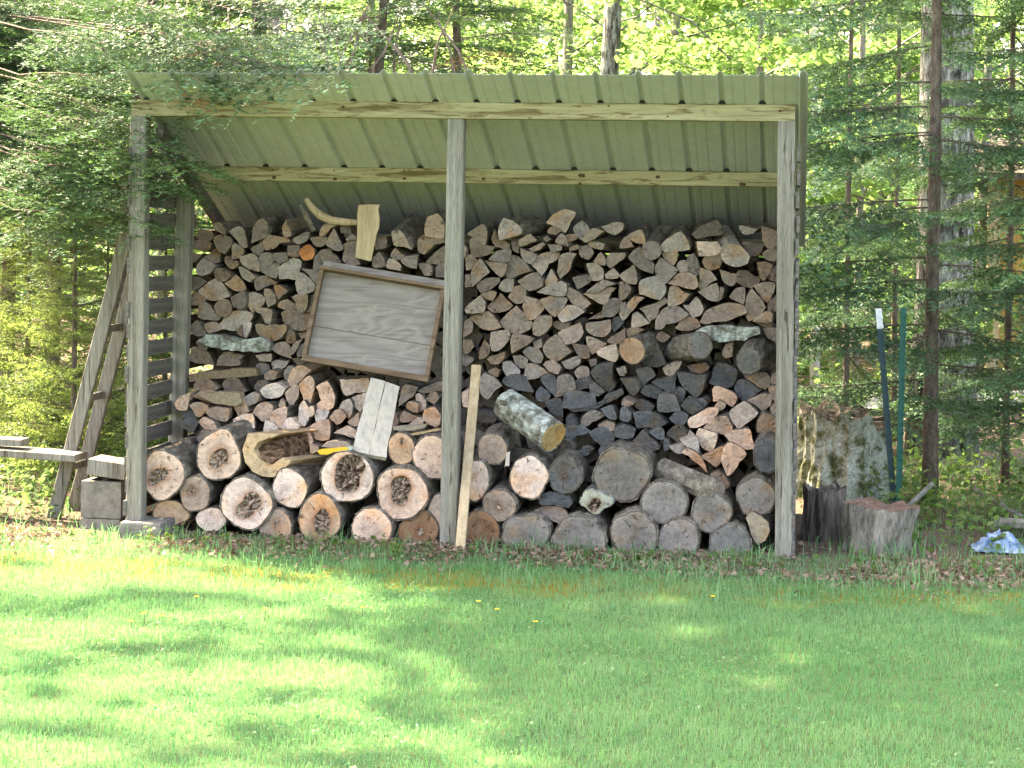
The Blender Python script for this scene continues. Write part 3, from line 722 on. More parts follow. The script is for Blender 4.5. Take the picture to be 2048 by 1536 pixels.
'K': """d 0,61 2,47 6,44 13,54 12,62 8,64|d 17,53 30,52 45,55 57,65 50,70 30,70 22,72 19,60|d 61,60 66,55 75,52 84,56 82,64 75,71 69,67|d 16,88 24,80 29,75 36,83 48,97 42,100 30,95|d 37,78 47,72 54,74 54,86 46,85|d 58,79 70,68 80,77 86,85 72,89 62,82|o 85,62 97,55 110,48 121,48 120,55 112,62 100,69 88,71|o 104,72 116,60 132,58 138,70 138,77 125,79|p 136,52 150,42 154,40 170,54 164,60 147,73 140,62|p 95,80 98,73 110,76 120,79 118,90 114,102 105,98 97,88|p 78,90 94,83 97,90 97,103 88,98|o 130,82 143,76 160,74 163,85 166,96 155,97 145,94 138,90|o 127,115 130,95 137,91 150,98 156,105 147,114 138,128 133,130|o 101,107 112,103 128,95 131,98 126,110 119,120 112,115|t 170,78 172,62 180,54 193,60 193,75 182,80|w 62,95 78,91 80,98 75,104 66,100|o 77,103 82,97 96,104 105,118 107,127 95,115 84,105|t 112,130 122,127 132,135 136,143 128,148 118,140|d 55,100 54,86 60,88 64,96|t 117,46 123,38 131,42 129,48 122,51|t 186,48 193,42 193,58 188,55""",
'L': """d 52,70 70,72 100,68 116,57 118,62 105,72 85,76 60,76|d 10,60 38,56 42,66 42,88 25,80 14,68|d 48,90 57,82 68,101 52,106|w 76,105 78,95 86,82 98,76 108,78 120,85 112,91 98,96 90,103|d 112,74 132,66 142,84 140,92 128,90|d 152,60 158,50 176,63 172,67 155,64|d 46,115 50,106 80,105 92,114 85,120 68,122 56,131 50,124|d 92,116 108,108 118,106 138,122 130,142 124,145 110,136 100,128|d 138,122 142,108 160,104 178,110 172,125 155,128|d 37,148 44,130 56,133 66,146 60,153 45,153|d 70,153 80,143 92,150 90,158 76,160|g 108,104 125,96 138,100 138,112 126,112|d 108,152 114,142 125,146 126,155 112,158""",
'J': """d 23,50 40,52 45,60 40,66 24,63""",
'N': """d 106,68 120,63 140,68 146,76 142,81 125,77 110,78|g 98,88 115,80 135,82 142,90 135,100 118,94 105,92""",
}
GRP = {'g': 'weathered split logs in the pile', 't': 'tan split logs in the pile', 'w': 'pale split logs in the pile', 'o': 'fresh orange split logs', 'p': 'pale fresh split logs', 'd': 'dark grey split logs', 'b': None}
TWORD = {'g': 'grey-brown', 't': 'tan', 'w': 'pale grey', 'o': 'fresh orange', 'p': 'pale pinkish', 'd': 'dark blue-grey', 'b': 'bark'}
# what stands near: name, pixel box
MARKS = [('slatted wall', 380, 380, 395, 880), ('upright tan board', 712, 410, 760, 522), ('little orange round log', 600, 490, 630, 520), ('plywood tray', 606, 530, 889, 768), ('middle post', 885, 440, 932, 880),
         ('right front post', 1552, 440, 1588, 900), ('curved stick', 612, 395, 714, 448), ('silvery lichen log', 400, 668, 540, 702), ('orange-tan round log', 1237, 675, 1312, 728), ('mossy grey round log', 1335, 660, 1430, 720),
         ('tilted dark round log', 1470, 672, 1530, 750), ('bark slab on top', 1385, 440, 1443, 478), ('bleached slab', 706, 756, 799, 915), ('split-open hollow log', 484, 866, 600, 953), ('leaning lath', 912, 730, 964, 1000),
         ('slanting bark log', 1000, 790, 1130, 905), ('big angular grey log', 1188, 895, 1300, 1004), ('upright oval log', 395, 861, 482, 960), ('lying grey bark log', 1312, 915, 1440, 990), ('yellow tool handle', 634, 892, 706, 910)]


def describe(tone, pts):
    xs, ys = [p[0] for p in pts], [p[1] for p in pts]
    cx, cy, w, h = sum(xs) / len(xs), sum(ys) / len(ys), max(xs) - min(xs), max(ys) - min(ys)
    n = len(pts)
    shape = 'flat' if w > 1.75 * h else 'narrow' if h > 1.5 * w else 'three-cornered' if n <= 4 and abs(w - h) < 10 else 'wedge-shaped' if n <= 5 else 'many-cornered' if n == 6 else 'rounded'
    size = 'small ' if w * h < 620 else 'large ' if w * h > 1900 else ''
    best = None
    for nm, x0, y0, x1, y1 in MARKS:
        dx = max(x0 - cx, 0, cx - x1)
        dy = max(y0 - cy, 0, cy - y1)
        d = math.hypot(dx, dy)
        if best is None or d < best[0]:
            best = (d, nm, dx, dy, cy < y0)
    d, nm, dx, dy, above = best
    far = 'just' if d < 45 else 'a little' if d < 130 else 'well'
    rel = far + (' above' if dy > dx and above else ' below' if dy > dx else ' beside' if d < 45 else ' away from')
    top = 'top-row ' if cy < 478 else ''
    return '%s%s%s %s split log %s the %s' % (top, size, TWORD[tone], shape, rel, nm)


def face_depth(cy, tone, reg):
    if reg == 'N':
        return 0.24
    if cy < 745:
        return 0.97
    t = min(1.0, (cy - 745) / 150.0)
    if tone == 'd' or reg in 'LJ':
        return 0.92 - 0.34 * t
    return 0.90 - 0.42 * t


def split_log(tone, pts, ax, reg):
    cx = sum(p[0] for p in pts) / len(pts)
    cy = sum(p[1] for p in pts) / len(pts)
    Y = face_depth(cy, tone, reg) + random.uniform(-0.035, 0.03)
    if ax != (0, 0):
        Y -= 0.03
    P = [at(x, y, Y) for x, y in pts]
    c = sum(P, Vector()) / len(P)
    Q = [np.array([p.x - c.x, p.z - c.z]) * 1.085 for p in P]
    # counter-clockwise
    area = sum(Q[i][0] * Q[(i + 1) % len(Q)][1] - Q[(i + 1) % len(Q)][0] * Q[i][1] for i in range(len(Q)))
    if area < 0:
        Q = Q[::-1]
    n = len(Q)
    angs = []
    for i in range(n):
        a, b = Q[i - 1] - Q[i], Q[(i + 1) % n] - Q[i]
        angs.append(math.acos(max(-1, min(1, a @ b / (np.linalg.norm(a) * np.linalg.norm(b) + 1e-9)))))
    apex = int(np.argmin([an + 0.15 * random.random() for an in angs]))
    # outline: edges cut up, lightly rough; edges away from the apex carry bark
    out, isbark = [], []
    for i in range(n):
        p, q = Q[i], Q[(i + 1) % n]
        L = np.linalg.norm(q - p)
        bark = (i != apex and (i + 1) % n != apex and n > 3) and tone != 'b'
        k = max(2, int(L / 0.018))
        nrm = np.array([q[1] - p[1], p[0] - q[0]]) / (L + 1e-9)
        amp = 0.0022 if bark else 0.0028
        for j in range(k):
            t = j / k
            bulge = (0.05 if bark else random.choice((0.0, -0.015))) * L * 4 * t * (1 - t)
            out.append(p + (q - p) * t + nrm * (bulge + random.uniform(-amp, amp)))
            isbark.append(bark)
    out = np.array(out)
    # soften corners slightly
    out = 0.90 * out + 0.05 * np.roll(out, 1, 0) + 0.05 * np.roll(out, -1, 0)
    m = len(out)
    L = random.uniform(0.36, 0.44)
    tx, tz = random.uniform(-0.28, 0.28), random.uniform(-0.28, 0.28)
    if ax != (0, 0):
        b = at(cx + ax[0], cy + ax[1], Y + L)
        base_shift = at(cx, cy, Y + L)
        dx, dz = b.x - c.x + (0), b.z - c.z
        dx0 = 0
    else:
        dx, dz = random.uniform(-0.075, 0.075), random.uniform(-0.03, 0.03)
    sc = random.uniform(0.92, 1.02)
    V, pith, rim = [], [], []
    pa = Q[apex] * 1.0
    if n >= 7 or tone in 'b':
        pa = np.array([0.0, 0.0])

    def addring(s, y, ox, oz, tilt, rimv=1.0):
        for q in out:
            r = q * s
            if rimv == 0.0:
                y = -0.003 + random.uniform(-0.0035, 0.0035)
            V.append((c.x + r[0] + ox, c.y + y + (tx * r[0] + tz * r[1]) * tilt, c.z + r[1] + oz))
            pith.append((q[0] - pa[0], q[1] - pa[1], y))
            rim.append(rimv)

    addring(0.80, -0.003, 0, 0, 1, 0.0)
    addring(0.975, -0.003, 0, 0, 1)
    addring(1.0, 0.003, 0, 0, 1)
    addring((1 + sc) / 2 * 1.005, L * 0.5, dx * 0.5 + random.uniform(-.006, .006), dz * 0.5, 0.5)
    addring(sc, L, dx, dz, 0)
    ce = np.mean(out, 0)
    V.append((c.x + ce[0], c.y - 0.004 + random.uniform(-0.004, 0.006) + tx * ce[0] + tz * ce[1], c.z + ce[1]))
    pith.append((ce[0] - pa[0], ce[1] - pa[1], 0))
    rim.append(0.0)
    F, mi = [], []
    for j in range(m):
        j2 = (j + 1) % m
        F.append((5 * m, j, j2)); mi.append(0)
        for r in range(4):
            a, b = r * m + j, r * m + j2
            F.append((a, a + m, b + m, b))
            mi.append(0 if r < 2 else (2 if isbark[j] else 1))
    F.append(tuple(range(4 * m, 5 * m))); mi.append(0)
    o = mk('split_log', V, F, [MT['end'], MT['side'], MT['bark']], c, None, mi, {'pith': pith, 'rim': rim})
    base = np.array(TONE[tone])
    j = random.uniform(0.72, 1.25)
    warm = random.uniform(-0.06, 0.06)
    col = base * j * np.array([1 + warm, 1, 1 - warm])
    o.color = (*[float(x) for x in col], 1)
    tag(o, describe(tone, pts), 'log', GRP[tone])
    if tone == 'b':
        o['label'] = 'curled slab of loose bark lying on top of the woodpile under the roof'
        o.name = 'bark_slab'
        o['category'] = 'bark'
    return o


for reg, txt in LOGS.items():
    ox, oy, s = REG[reg]
    for item in txt.split('|'):
        parts = item.split()
        ax = (0, 0)
        if parts[-1].startswith('>'):
            ax = tuple(float(v) for v in parts[-1][1:].split(','))
            parts = parts[:-1]
        pts = [tuple(float(v) for v in p.split(',')) for p in parts[1:]]
        pts = [(ox + x / s, oy + y / s) for x, y in pts]
        split_log(parts[0], pts, ax, reg)


# rows of split wood behind the front row: only glimpsed through the gaps
def back_rows():
    V, F = [], []
    rnd = random.Random(5)

    def prism(x, y, z, r, L):
        k = rnd.choice((3, 4, 4, 5))
        a0 = rnd.uniform(0, 6.3)
        b = len(V)
        for yy in (y, y + L):
            for j in range(k):
                a = a0 + 2 * PI * j / k
                V.append((x + r * math.cos(a), yy, z + r * math.sin(a)))
        F.append(tuple(range(b + k - 1, b - 1, -1)))
        F.append(tuple(range(b + k, b + 2 * k)))
        for j in range(k):
            F.append((b + j, b + (j + 1) % k, b + k + (j + 1) % k, b + k + j))

    for (y0, zmax, zmin) in ((1.42, 1.62, 0.0), (1.12, 1.25, 0.0), (0.75, 0.62, 0.0)):
        z = 0.06
        while z < zmax:
            x = XL + 0.16
            while x < XR - 0.06:
                prism(x, y0 + rnd.uniform(0, 0.05), z + rnd.uniform(-.01, .01), rnd.uniform(0.058, 0.072), 0.30)
                x += rnd.uniform(0.095, 0.12)
            z += 0.095
    o = mk('firewood_rows', V, F, MT['side'], (XL, 1.5, 0))
    o.color = (0.2, 0.17, 0.15, 1)
    tag(o, 'rows of split firewood stacked behind the front row inside the shed', 'firewood', kind='stuff')


back_rows()

# ------------------------------------------------------------------ round logs
def nz(x, y, z=0.0):
    return mnoise.noise(Vector((x, y, z)))


def axis_frame(A, B):
    d = (B - A).normalized()
    x = d.cross(Vector((0, 0, 1)))
    x = Vector((1, 0, 0)) if x.length < 1e-4 else -x.normalized()
    z = x.cross(d).normalized()
    if z.z < 0:
        x, z = -x, -z
    return x, d, z


def round_log(A, B, rx, rz, color, label, rot=None, seed=0, group=None, barkmat='bark', shape=0.05, barkw=0.055, name='round_log', pith=(0.0, 0.0), sides=44):
    """A = centre of the near sawn face, B = centre of the far one"""
    A, B = Vector(A), Vector(B)
    X, D, Z = axis_frame(A, B)
    L = (B - A).length
    root = empty(name, A)
    tag(root, label, 'log', group)
    N = sides
    base = []
    for j in range(N):
        a = 2 * PI * j / N
        r = 1 + shape * 2.2 * nz(math.cos(a) * 1.1 + seed * 3.1, math.sin(a) * 1.1, seed) + 0.35 * shape * nz(math.cos(a) * 4 + seed, math.sin(a) * 4, 5)
        base.append((rx * r * math.cos(a), rz * r * math.sin(a)))
    tl = (random.uniform(-0.10, 0.10), random.uniform(-0.10, 0.10))

    def W(u, v, y):
        return A + X * u + Z * v + D * (y + (tl[0] * u + tl[1] * v) * (1 - y / L))
    bw = 1 - barkw
    if rot:
        hx, hz, hr = rot[0] * rx, rot[1] * rz, rot[2]
    else:
        hx, hz, hr = pith[0] * rx, pith[1] * rz, 0.03
    inner = []
    for j in range(N):
        a = 2 * PI * j / N
        rr = hr * (1 + (0.24 * nz(math.cos(a) * 0.9 + seed, math.sin(a) * 0.9, 9) + 0.24 * math.cos(2 * (a - seed * 1.9)) + 0.07 * nz(math.cos(a) * 7, math.sin(a) * 7, seed)) * (1 if rot else 0))
        inner.append((hx + rx * rr * math.cos(a), hz + rz * rr * math.sin(a)))
    V, F, P, RIM, HRT = [], [], [], [], []
    ts = (0.0, 0.12, 0.4, 0.7, 0.85, 0.96, 1.0)
    for t in ts:
        for j in range(N):
            u = inner[j][0] + (base[j][0] * bw - inner[j][0]) * t
            v = inner[j][1] + (base[j][1] * bw - inner[j][1]) * t
            y = 0.0035 * nz(u * 14 + seed, v * 14, 2) + (0.006 if t == 1.0 else 0.0)
            V.append(W(u, v, y))
            P.append((u - hx, v - hz, 0.0))
            RIM.append(max(0.0, min(1.0, (t - 0.6) / 0.36)))
            HRT.append(max(0.0, 1 - t / 0.3) if rot else 0.0)
    nr = len(ts)
    for r in range(nr - 1):
        for j in range(N):
            a, b = r * N + j, r * N + (j + 1) % N
            F.append((a, a + N, b + N, b))
    if not rot:
        F.append(tuple(range(N)))
    b0 = len(V)
    for s, y in ((bw, L - 0.006), (0.5, L)):
        for j in range(N):
            V.append(W(base[j][0] * s, base[j][1] * s, y))
            P.append((base[j][0] * s, base[j][1] * s, 0.0))
            RIM.append(0.0)
            HRT.append(0.0)
    for j in range(N):
        j2 = (j + 1) % N
        F.append(((nr - 1) * N + j, b0 + j, b0 + j2, (nr - 1) * N + j2))
        F.append((b0 + j, b0 + N + j, b0 + N + j2, b0 + j2))
    F.append(tuple(range(b0 + N, b0 + 2 * N)))
    o = mk('wood', V, F, MT['end'], A, root, None, {'pith': P, 'rim': RIM, 'heart': HRT})
    o.color = (*color, 1)
    # bark sleeve with a ragged sawn rim
    V, F = [], []
    rings = [(bw - 0.004, 0.010), (bw + barkw * 0.4, 0.001), (1.0, 0.006)] + [(1.0, L * q) for q in (0.12, 0.26, 0.42, 0.58, 0.75, 0.9)] + [(1.0, L - 0.006), (bw, L - 0.002)]
    for i, (s, y) in enumerate(rings):
        for j in range(N):
            u, v = base[j][0] * s, base[j][1] * s
            rg = 0.0
            if 2 <= i <= len(rings) - 2:
                a = 2 * PI * j / N
                rg = 0.045 * nz(math.cos(a) * 5.5 + seed, math.sin(a) * 5.5, y * 5) + 0.035 * nz(math.cos(a) * 13, math.sin(a) * 13 + seed, y * 3)
            yy = y + (random.uniform(-0.005, 0.005) if i < 3 else 0)
            V.append(W(u * (1 + rg), v * (1 + rg), yy))
    for i in range(len(rings) - 1):
        for j in range(N):
            a, b = i * N + j, i * N + (j + 1) % N
            F.append((a, a + N, b + N, b))
    mk('bark', V, F, MT[barkmat], A, root, smooth=False)
    if rot:
        V, F = [], []
        dpt = (rot[3] if len(rot) > 3 else 0.035) * 0.6
        sr = (1.0, 0.97, 0.86, 0.68, 0.5, 0.32, 0.15)
        for i, s in enumerate(sr):
            for j in range(N):
                u = hx + (inner[j][0] - hx) * s
                v = hz + (inner[j][1] - hz) * s
                y = 0.002 if i == 0 else dpt * (0.75 + 1.4 * nz(u * 45 + seed, v * 45, 1) + 0.9 * nz(u * 110, v * 110, seed)) * min(1, i / 2)
                V.append(W(u, v, max(-0.004, y)))
        for i in range(len(sr) - 1):
            for j in range(N):
                a, b = i * N + j, i * N + (j + 1) % N
                F.append((a, a + N, b + N, b))
        F.append(tuple(range((len(sr) - 1) * N, len(sr) * N))[::-1])
        mk('rotten_heart', V, F, MT['rot'], A, root)
    return root


PINK, ORNG, GREYW, DKG, TAN, BRN = (0.60, 0.43, 0.36), (0.52, 0.34, 0.235), (0.205, 0.186, 0.175), (0.125, 0.125, 0.132), (0.36, 0.27, 0.22), (0.28, 0.165, 0.105)
PPK = (0.61, 0.475, 0.42)
# cx, cy, rx, ry (pixels), depth of the face, colour, rot(dx,dz,size,depth), label
ROUNDS = [
 (324, 953, 43, 48, 0.10, PINK, (-0.18, 0.02, 0.36, 0.04), 'big round log with crumbling rotten centre against the left front post'),
 (438, 911, 44, 50, 0.16, PINK, (0.02, -0.10, 0.37, 0.035), 'upright oval log with speckled rotten core next to the split hollow log'),
 (389, 989, 30, 36, 0.14, TAN, (-0.2, 0.25, 0.22, 0.01), 'small round log with a dark knot wedged between two rotten-centred logs'),
 (491, 1008, 52, 52, 0.08, PPK, (0.12, -0.08, 0.45, 0.04), 'large pale round log with ring-shaped rotten core in the bottom stack'),
 (580, 977, 36, 38, 0.14, PPK, None, 'smooth pale round log with a hairline crack beside the large ring-rotted log'),
 (342, 1026, 36, 24, 0.16, ORNG, None, 'orange-brown round log half buried in dead leaves near the concrete pier'),
 (421, 1040, 31, 24, 0.14, PPK, None, 'short whitish round log on the ground under the small knotted log'),
 (550, 1058, 33, 40, 0.10, TAN, (0.1, 0.3, 0.16, 0.01), 'pale streaked round log standing low in the leaf litter below the smooth log'),
 (696, 954, 54, 51, 0.12, PPK, (0.02, 0.12, 0.60, 0.09), 'log with a wide dark hollow heart under the leaning bleached slab'),
 (801, 986, 51, 54, 0.10, PINK, (0.0, 0.08, 0.46, 0.045), 'large rough-barked round log with long speckled rotten core left of the middle post'),
 (637, 1038, 45, 48, 0.08, ORNG, (0.15, -0.15, 0.42, 0.035), 'round log with grey rotten centre sitting in the grass below the hollow log'),
 (743, 1058, 42, 42, 0.08, PINK, None, 'clean pinkish round log on the ground below two rotten-centred logs'),
 (837, 1060, 43, 38, 0.14, BRN, (0.1, -0.1, 0.18, 0.01), 'reddish-brown round log on the ground just left of the middle post'),
 (803, 898, 28, 31, 0.22, ORNG, (0.05, 0.45, 0.20, 0.015), 'small two-tone round log with orange stain beside the bleached slab'),
 (864, 915, 42, 44, 0.17, PINK, None, 'plain pink round log partly hidden by the middle post'),
 (880, 1022, 25, 34, 0.15, PPK, None, 'narrow pale round log tucked behind the foot of the middle post'),
 (984, 899, 32, 33, 0.30, TAN, None, 'tan round log with fine radial cracks right of the leaning lath'),
 (950, 960, 28, 41, 0.22, PPK, None, 'pale round log half hidden behind the leaning lath'),
 (998, 1012, 36, 33, 0.16, TAN, (0.0, -0.05, 0.12, 0.004), 'tapered tan round log with a ringed pith in front of the grey ground logs'),
 (1056, 952, 39, 45, 0.20, PPK, None, 'bright fresh-cut teardrop-shaped round log beside the dark grey round'),
 (1131, 953, 35, 36, 0.20, DKG, (0.0, 0.0, 0.10, 0.02), 'dark blue-grey round log with pale bark rim and a small pith hole'),
 (1050, 1070, 48, 42, 0.12, GREYW, None, 'mossy grey round log on the ground below the ringed tan log'),
 (1159, 1078, 54, 48, 0.10, GREYW, None, 'broad grey weathered round log on the ground under the lichen-covered crooked log'),
 (962, 1064, 36, 44, 0.16, BRN, None, 'brown round log on the ground behind the foot of the leaning lath'),
 (1243, 950, 57, 54, 0.24, (0.18,0.16,0.147), None, 'big angular grey log with peeling bark left of the lying bark log'),
 (1329, 1006, 47, 44, 0.18, GREYW, None, 'grey round log with a pale chip mark under the lying bark log'),
 (1423, 1027, 39, 42, 0.16, GREYW, None, 'grey round log with a white splintered streak beside the chip-marked log'),
 (1513, 995, 40, 40, 0.20, (0.22,0.2,0.19), None, 'grey-tan round log touching the right front post above the half round'),
 (1271, 1074, 49, 50, 0.10, GREYW, None, 'rough grey round log on the ground below the big angular log'),
 (1358, 1082, 40, 44, 0.10, (0.195,0.176,0.168), None, 'grey round log on the ground under the white-streaked log'),
 (1458, 1092, 44, 42, 0.12, (0.16,0.156,0.152), None, 'darker grey round log on the ground near the right front post'),
 (1534, 910, 27, 38, 0.36, DKG, None, 'dark grey round log with white split mark half hidden by the right front post'),
 (614, 505, 15.5, 15.5, 0.96, (0.50, 0.20, 0.085), None, 'little bright orange round log high in the woodpile above the plywood tray'),
]
for i, (cx, cy, rx, ry, Y, col, rot, lab) in enumerate(ROUNDS):
    A = at(cx, cy, Y)
    s = (at(cx + 100, cy, Y) - A).length / 100
    L = random.uniform(0.42, 0.50)
    if rx < 20:
        L = 0.35
    B = A + Vector((random.uniform(-0.02, 0.02), L, random.uniform(-0.01, 0.015)))
    j = random.uniform(0.94, 1.06)
    round_log(A, B, rx * s * 1.03, ry * s * 1.03, tuple(c * j for c in col), lab, rot, seed=i * 1.7 + 0.3, shape=(0.10 if cx in (1243, 1056) else 0.075), pith=(random.uniform(-.15, .15), random.uniform(-.15, .15)))
# three rounds lying aslant in the middle of the stack
for cx, cy, r, Y, bx, by, col, lab in [
    (1263, 701, 28, 0.84, 1312, 682, (0.36,0.235,0.165), 'orange-tan round log with rough bark in the middle of the woodpile'),
    (1401, 691, 29, 0.78, 1352, 700, (0.2,0.187,0.18), 'grey round log with mossy bark turned sideways in the middle of the woodpile'),
    (1497, 722, 28, 0.74, 1518, 690, (0.145,0.14,0.133), 'dark grey round log pointing up to the right post in the middle of the woodpile')]:
    A = at(cx, cy, Y)
    s = (at(cx + 100, cy, Y) - A).length / 100
    round_log(A, at(bx, by, Y + 0.36), r * s, r * s, col, lab, None, seed=cx * 0.01, barkmat='bark')
# logs lying across the stack
A, B = at(1108, 874, 0.26), at(1012, 806, 0.52)
ll = round_log(A, B, 0.092, 0.092, (0.42, 0.28, 0.13), 'grey-barked log lying aslant on top of the round logs, tan sawn end down', None, seed=3.3, name='slanting_log', barkmat='barklichen')
V, F = tube([A.lerp(B, .9) + Vector((-0.0, -0.08, 0.02)), A.lerp(B, .93) + Vector((-0.03, -0.135, 0.03))], [0.018, 0.014], 8)
mk('branch_stub', V, F, MT['bark'], A, ll)
A, B = at(1436, 984, 0.20), at(1322, 938, 0.42)
round_log(A, B, 0.066, 0.066, (0.36, 0.30, 0.26), 'grey bark-covered log lying askew among the grey round logs', None, seed=8.1, name='slanting_log')
# crooked lichen-covered log
A = at(1188, 1003, 0.22)
round_log(A, A + Vector((0.03, 0.4, 0.02)), 0.092, 0.075, (0.36, 0.36, 0.30), 'crooked log covered in pale lichen between the grey round logs', (0.0, -0.3, 0.45, 0.06), seed=5.5, barkmat='barklichen', shape=0.22, name='crooked_log')


def prism_px(name, pts, Y, L, ax, mats, label=None, cat=None, parent=None, color=None, rough=0.002, mi=(0, 1), tilt=(0, 0), group=None):
    """an outline given at the depth Y, carried back by L metres; ax = where its far end shows"""
    cx = sum(p[0] for p in pts) / len(pts)
    cy = sum(p[1] for p in pts) / len(pts)
    c = at(cx, cy, Y)
    b = at(cx + ax[0], cy + ax[1], Y + L) if ax else c + Vector((0, L, 0))
    sh = b - c
    P = []
    n = len(pts)
    Q = [at(x, y, Y) for x, y in pts]
    area = sum((Q[i].x - c.x) * (Q[(i + 1) % n].z - c.z) - (Q[(i + 1) % n].x - c.x) * (Q[i].z - c.z) for i in range(n))
    if area < 0:
        Q = Q[::-1]
    for i in range(n):
        p, q = Q[i], Q[(i + 1) % n]
        k = max(1, int((q - p).length / 0.025))
        for j in range(k):
            r = p.lerp(q, j / k)
            P.append(r + Vector((random.uniform(-rough, rough), tilt[0] * (r.x - c.x) + tilt[1] * (r.z - c.z), random.uniform(-rough, rough))))
    m = len(P)
    V = P + [p + sh * 0.5 + Vector((random.uniform(-rough, rough), 0, random.uniform(-rough, rough))) for p in P] + [p + sh for p in P]
    F = [tuple(range(m)), tuple(range(3 * m - 1, 2 * m - 1, -1))]
    idx = [mi[0], mi[0]]
    for r in range(2):
        for j in range(m):
            a, b2 = r * m + j, r * m + (j + 1) % m
            F.append((a, a + m, b2 + m, b2))
            idx.append(mi[1])
    pith = [(v.x - c.x, v.z - c.z, 0) for v in V]
    o = mk(name, V, F, mats, c, parent, idx, {'pith': pith})
    if color:
        o.color = (*color, 1)
    if label:
        tag(o, label, cat, group)
    return o


# the split hollow log, its rotten trough open to the side
hl = empty('hollow_log', at(530, 950, 0.16))
tag(hl, 'split-open log with a brown rotten trough beside the upright oval log', 'log')
prism_px('wood', [(496, 867), (484, 900), (490, 925), (505, 942), (522, 953), (547, 954), (566, 941), (583, 921), (566, 915), (541, 930), (517, 918), (508, 900), (515, 884), (545, 874), (560, 868), (520, 866)], 0.16, 0.5, (92, -12), [MT['end'], MT['side'], MT['bark']], parent=hl, color=(0.52, 0.37, 0.24), rough=0.003)
prism_px('rotten_heart', [(508, 898), (514, 886), (540, 878), (556, 880), (568, 900), (566, 916), (541, 931), (518, 920)], 0.215, 0.43, (88, -10), [MT['rot_dark']], parent=hl, rough=0.012, mi=(0, 0), tilt=(0.1, 0.6))
# half round against the right post
prism_px('half_log', [(1497, 1027), (1508, 1024), (1521, 1032), (1536, 1045), (1540, 1062), (1531, 1082), (1515, 1090), (1502, 1070), (1497, 1048), (1492, 1036)], 0.14, 0.42, (6, -22), [MT['end'], MT['bark']], 'half-round tan log with curved bark side at the foot of the right post', 'log', color=(0.36, 0.30, 0.23))
# long pieces lying lengthwise in the stack
prism_px('lichen_log', [(397, 680), (412, 668), (440, 670), (470, 677), (500, 678), (522, 673), (540, 684), (539, 702), (510, 704), (470, 702), (430, 697), (405, 688)], 0.90, 0.10, None, [MT['barklichen']], 'log with silvery lichen bark laid lengthwise at the left side of the woodpile', 'log', rough=0.005, mi=(0, 0))
o = prism_px('long_split_log', [(376, 752), (400, 744), (440, 741), (480, 736), (512, 737), (515, 751), (480, 755), (430, 757), (380, 764)], 0.84, 0.09, None, [MT['side']], 'long brown split piece laid lengthwise above the fresh firewood', 'log', rough=0.003, mi=(0, 0), color=(0.27, 0.20, 0.14))
o = prism_px('long_split_log', [(396, 790), (440, 783), (478, 786), (484, 806), (470, 812), (430, 808)], 0.66, 0.10, None, [MT['side']], 'tan split piece laid lengthwise behind the two orange wedge ends', 'log', rough=0.003, mi=(0, 0), color=(0.36, 0.29, 0.21))
o = prism_px('lichen_log', [(1392, 662), (1410, 652), (1450, 650), (1490, 655), (1518, 654), (1520, 668), (1490, 680), (1440, 684), (1412, 680)], 0.90, 0.09, None, [MT['barklichen']], 'pale lichen-crusted bark slab behind the two grey rounds in the woodpile', 'log', rough=0.005, mi=(0, 0))
prism_px('wood_splinter', [(786, 853), (854, 849), (850, 856), (818, 862), (788, 861)], 0.30, 0.05, None, [MT['side']], 'thin grey splinter of wood lying under the small fresh split logs', 'splinter', color=(0.30, 0.26, 0.22), mi=(0, 0))
prism_px('wood_splinter', [(818, 868), (876, 857), (882, 860), (826, 871)], 0.28, 0.05, None, [MT['side']], 'long orange-tan splinter of wood above the plain pink round log', 'splinter', color=(0.46, 0.33, 0.20), mi=(0, 0))
prism_px('wood_chip', [(1009, 1031 - 96), (1012, 905), (1020, 904), (1018, 932), (1009, 932)], 0.17, 0.02, None, [MT['whiteboard']], 'white upright chip of wood leaning on the teardrop-shaped log', 'wood chip', mi=(0, 0))
for x, y, sx, sy, lab in ((1303, 968, 20, 30, None),):
    pass
# sticks on top of the pile
V, F = tube([at(612, 398, 0.93), at(624, 415, 0.92), at(640, 430, 0.91), at(662, 440, 0.91), at(690, 444, 0.92), at(716, 445, 0.93)], [0.017, 0.022, 0.025, 0.024, 0.022, 0.018], 9, rough=0.25)
tag(mk('curved_stick', V, F, MT['board'], at(660, 440, 0.92)), 'curved tan stick lying on top of the woodpile beside the upright board', 'stick')
V, F = tube([at(601, 410, 0.95), at(612, 432, 0.93), at(628, 462, 0.92)], [0.012, 0.019, 0.014], 8, rough=0.3)
tag(mk('bark_strip', V, F, MT['bark'], at(612, 432, 0.93)), 'dark strip of bark lying next to the curved stick', 'bark')
prism_px('upright_board', [(718, 410), (740, 409), (760, 410), (756, 418), (760, 436), (758, 456), (753, 470), (750, 484), (742, 523), (727, 519), (711, 515), (715, 470), (715, 430)], 0.87, 0.035, (-1, -1), [MT['board']], 'wavy-edged tan slab of board standing upright on top of the woodpile', 'board', mi=(0, 0), rough=0.001)

# ------------------------------------------------------------------ plywood tray leaning on the pile
BL, BR, TL, TR = at(606, 724, 0.70), at(860, 768, 0.70), at(640, 541, 0.86), at(888, 574, 0.86)
U = (BR - BL).normalized()
Vv = (TL - BL)
Vv = (Vv - U * Vv.dot(U)).normalized()
Nn = U.cross(Vv).normalized()
if Nn.y > 0:
    Nn = -Nn
tw, th = ((BR - BL).length + (TR - TL).length) / 2, ((TL - BL).length + (TR - BR).length) / 2
skew = (TL - BL).dot(U)
tray = empty('plywood_tray', BL)
tag(tray, 'weathered plywood tray with raised wooden rim leaning on the woodpile', 'tray')


def tp(u, v, n):
    return BL + U * (u + skew * 0.5 * v / th) + Vv * v + Nn * n


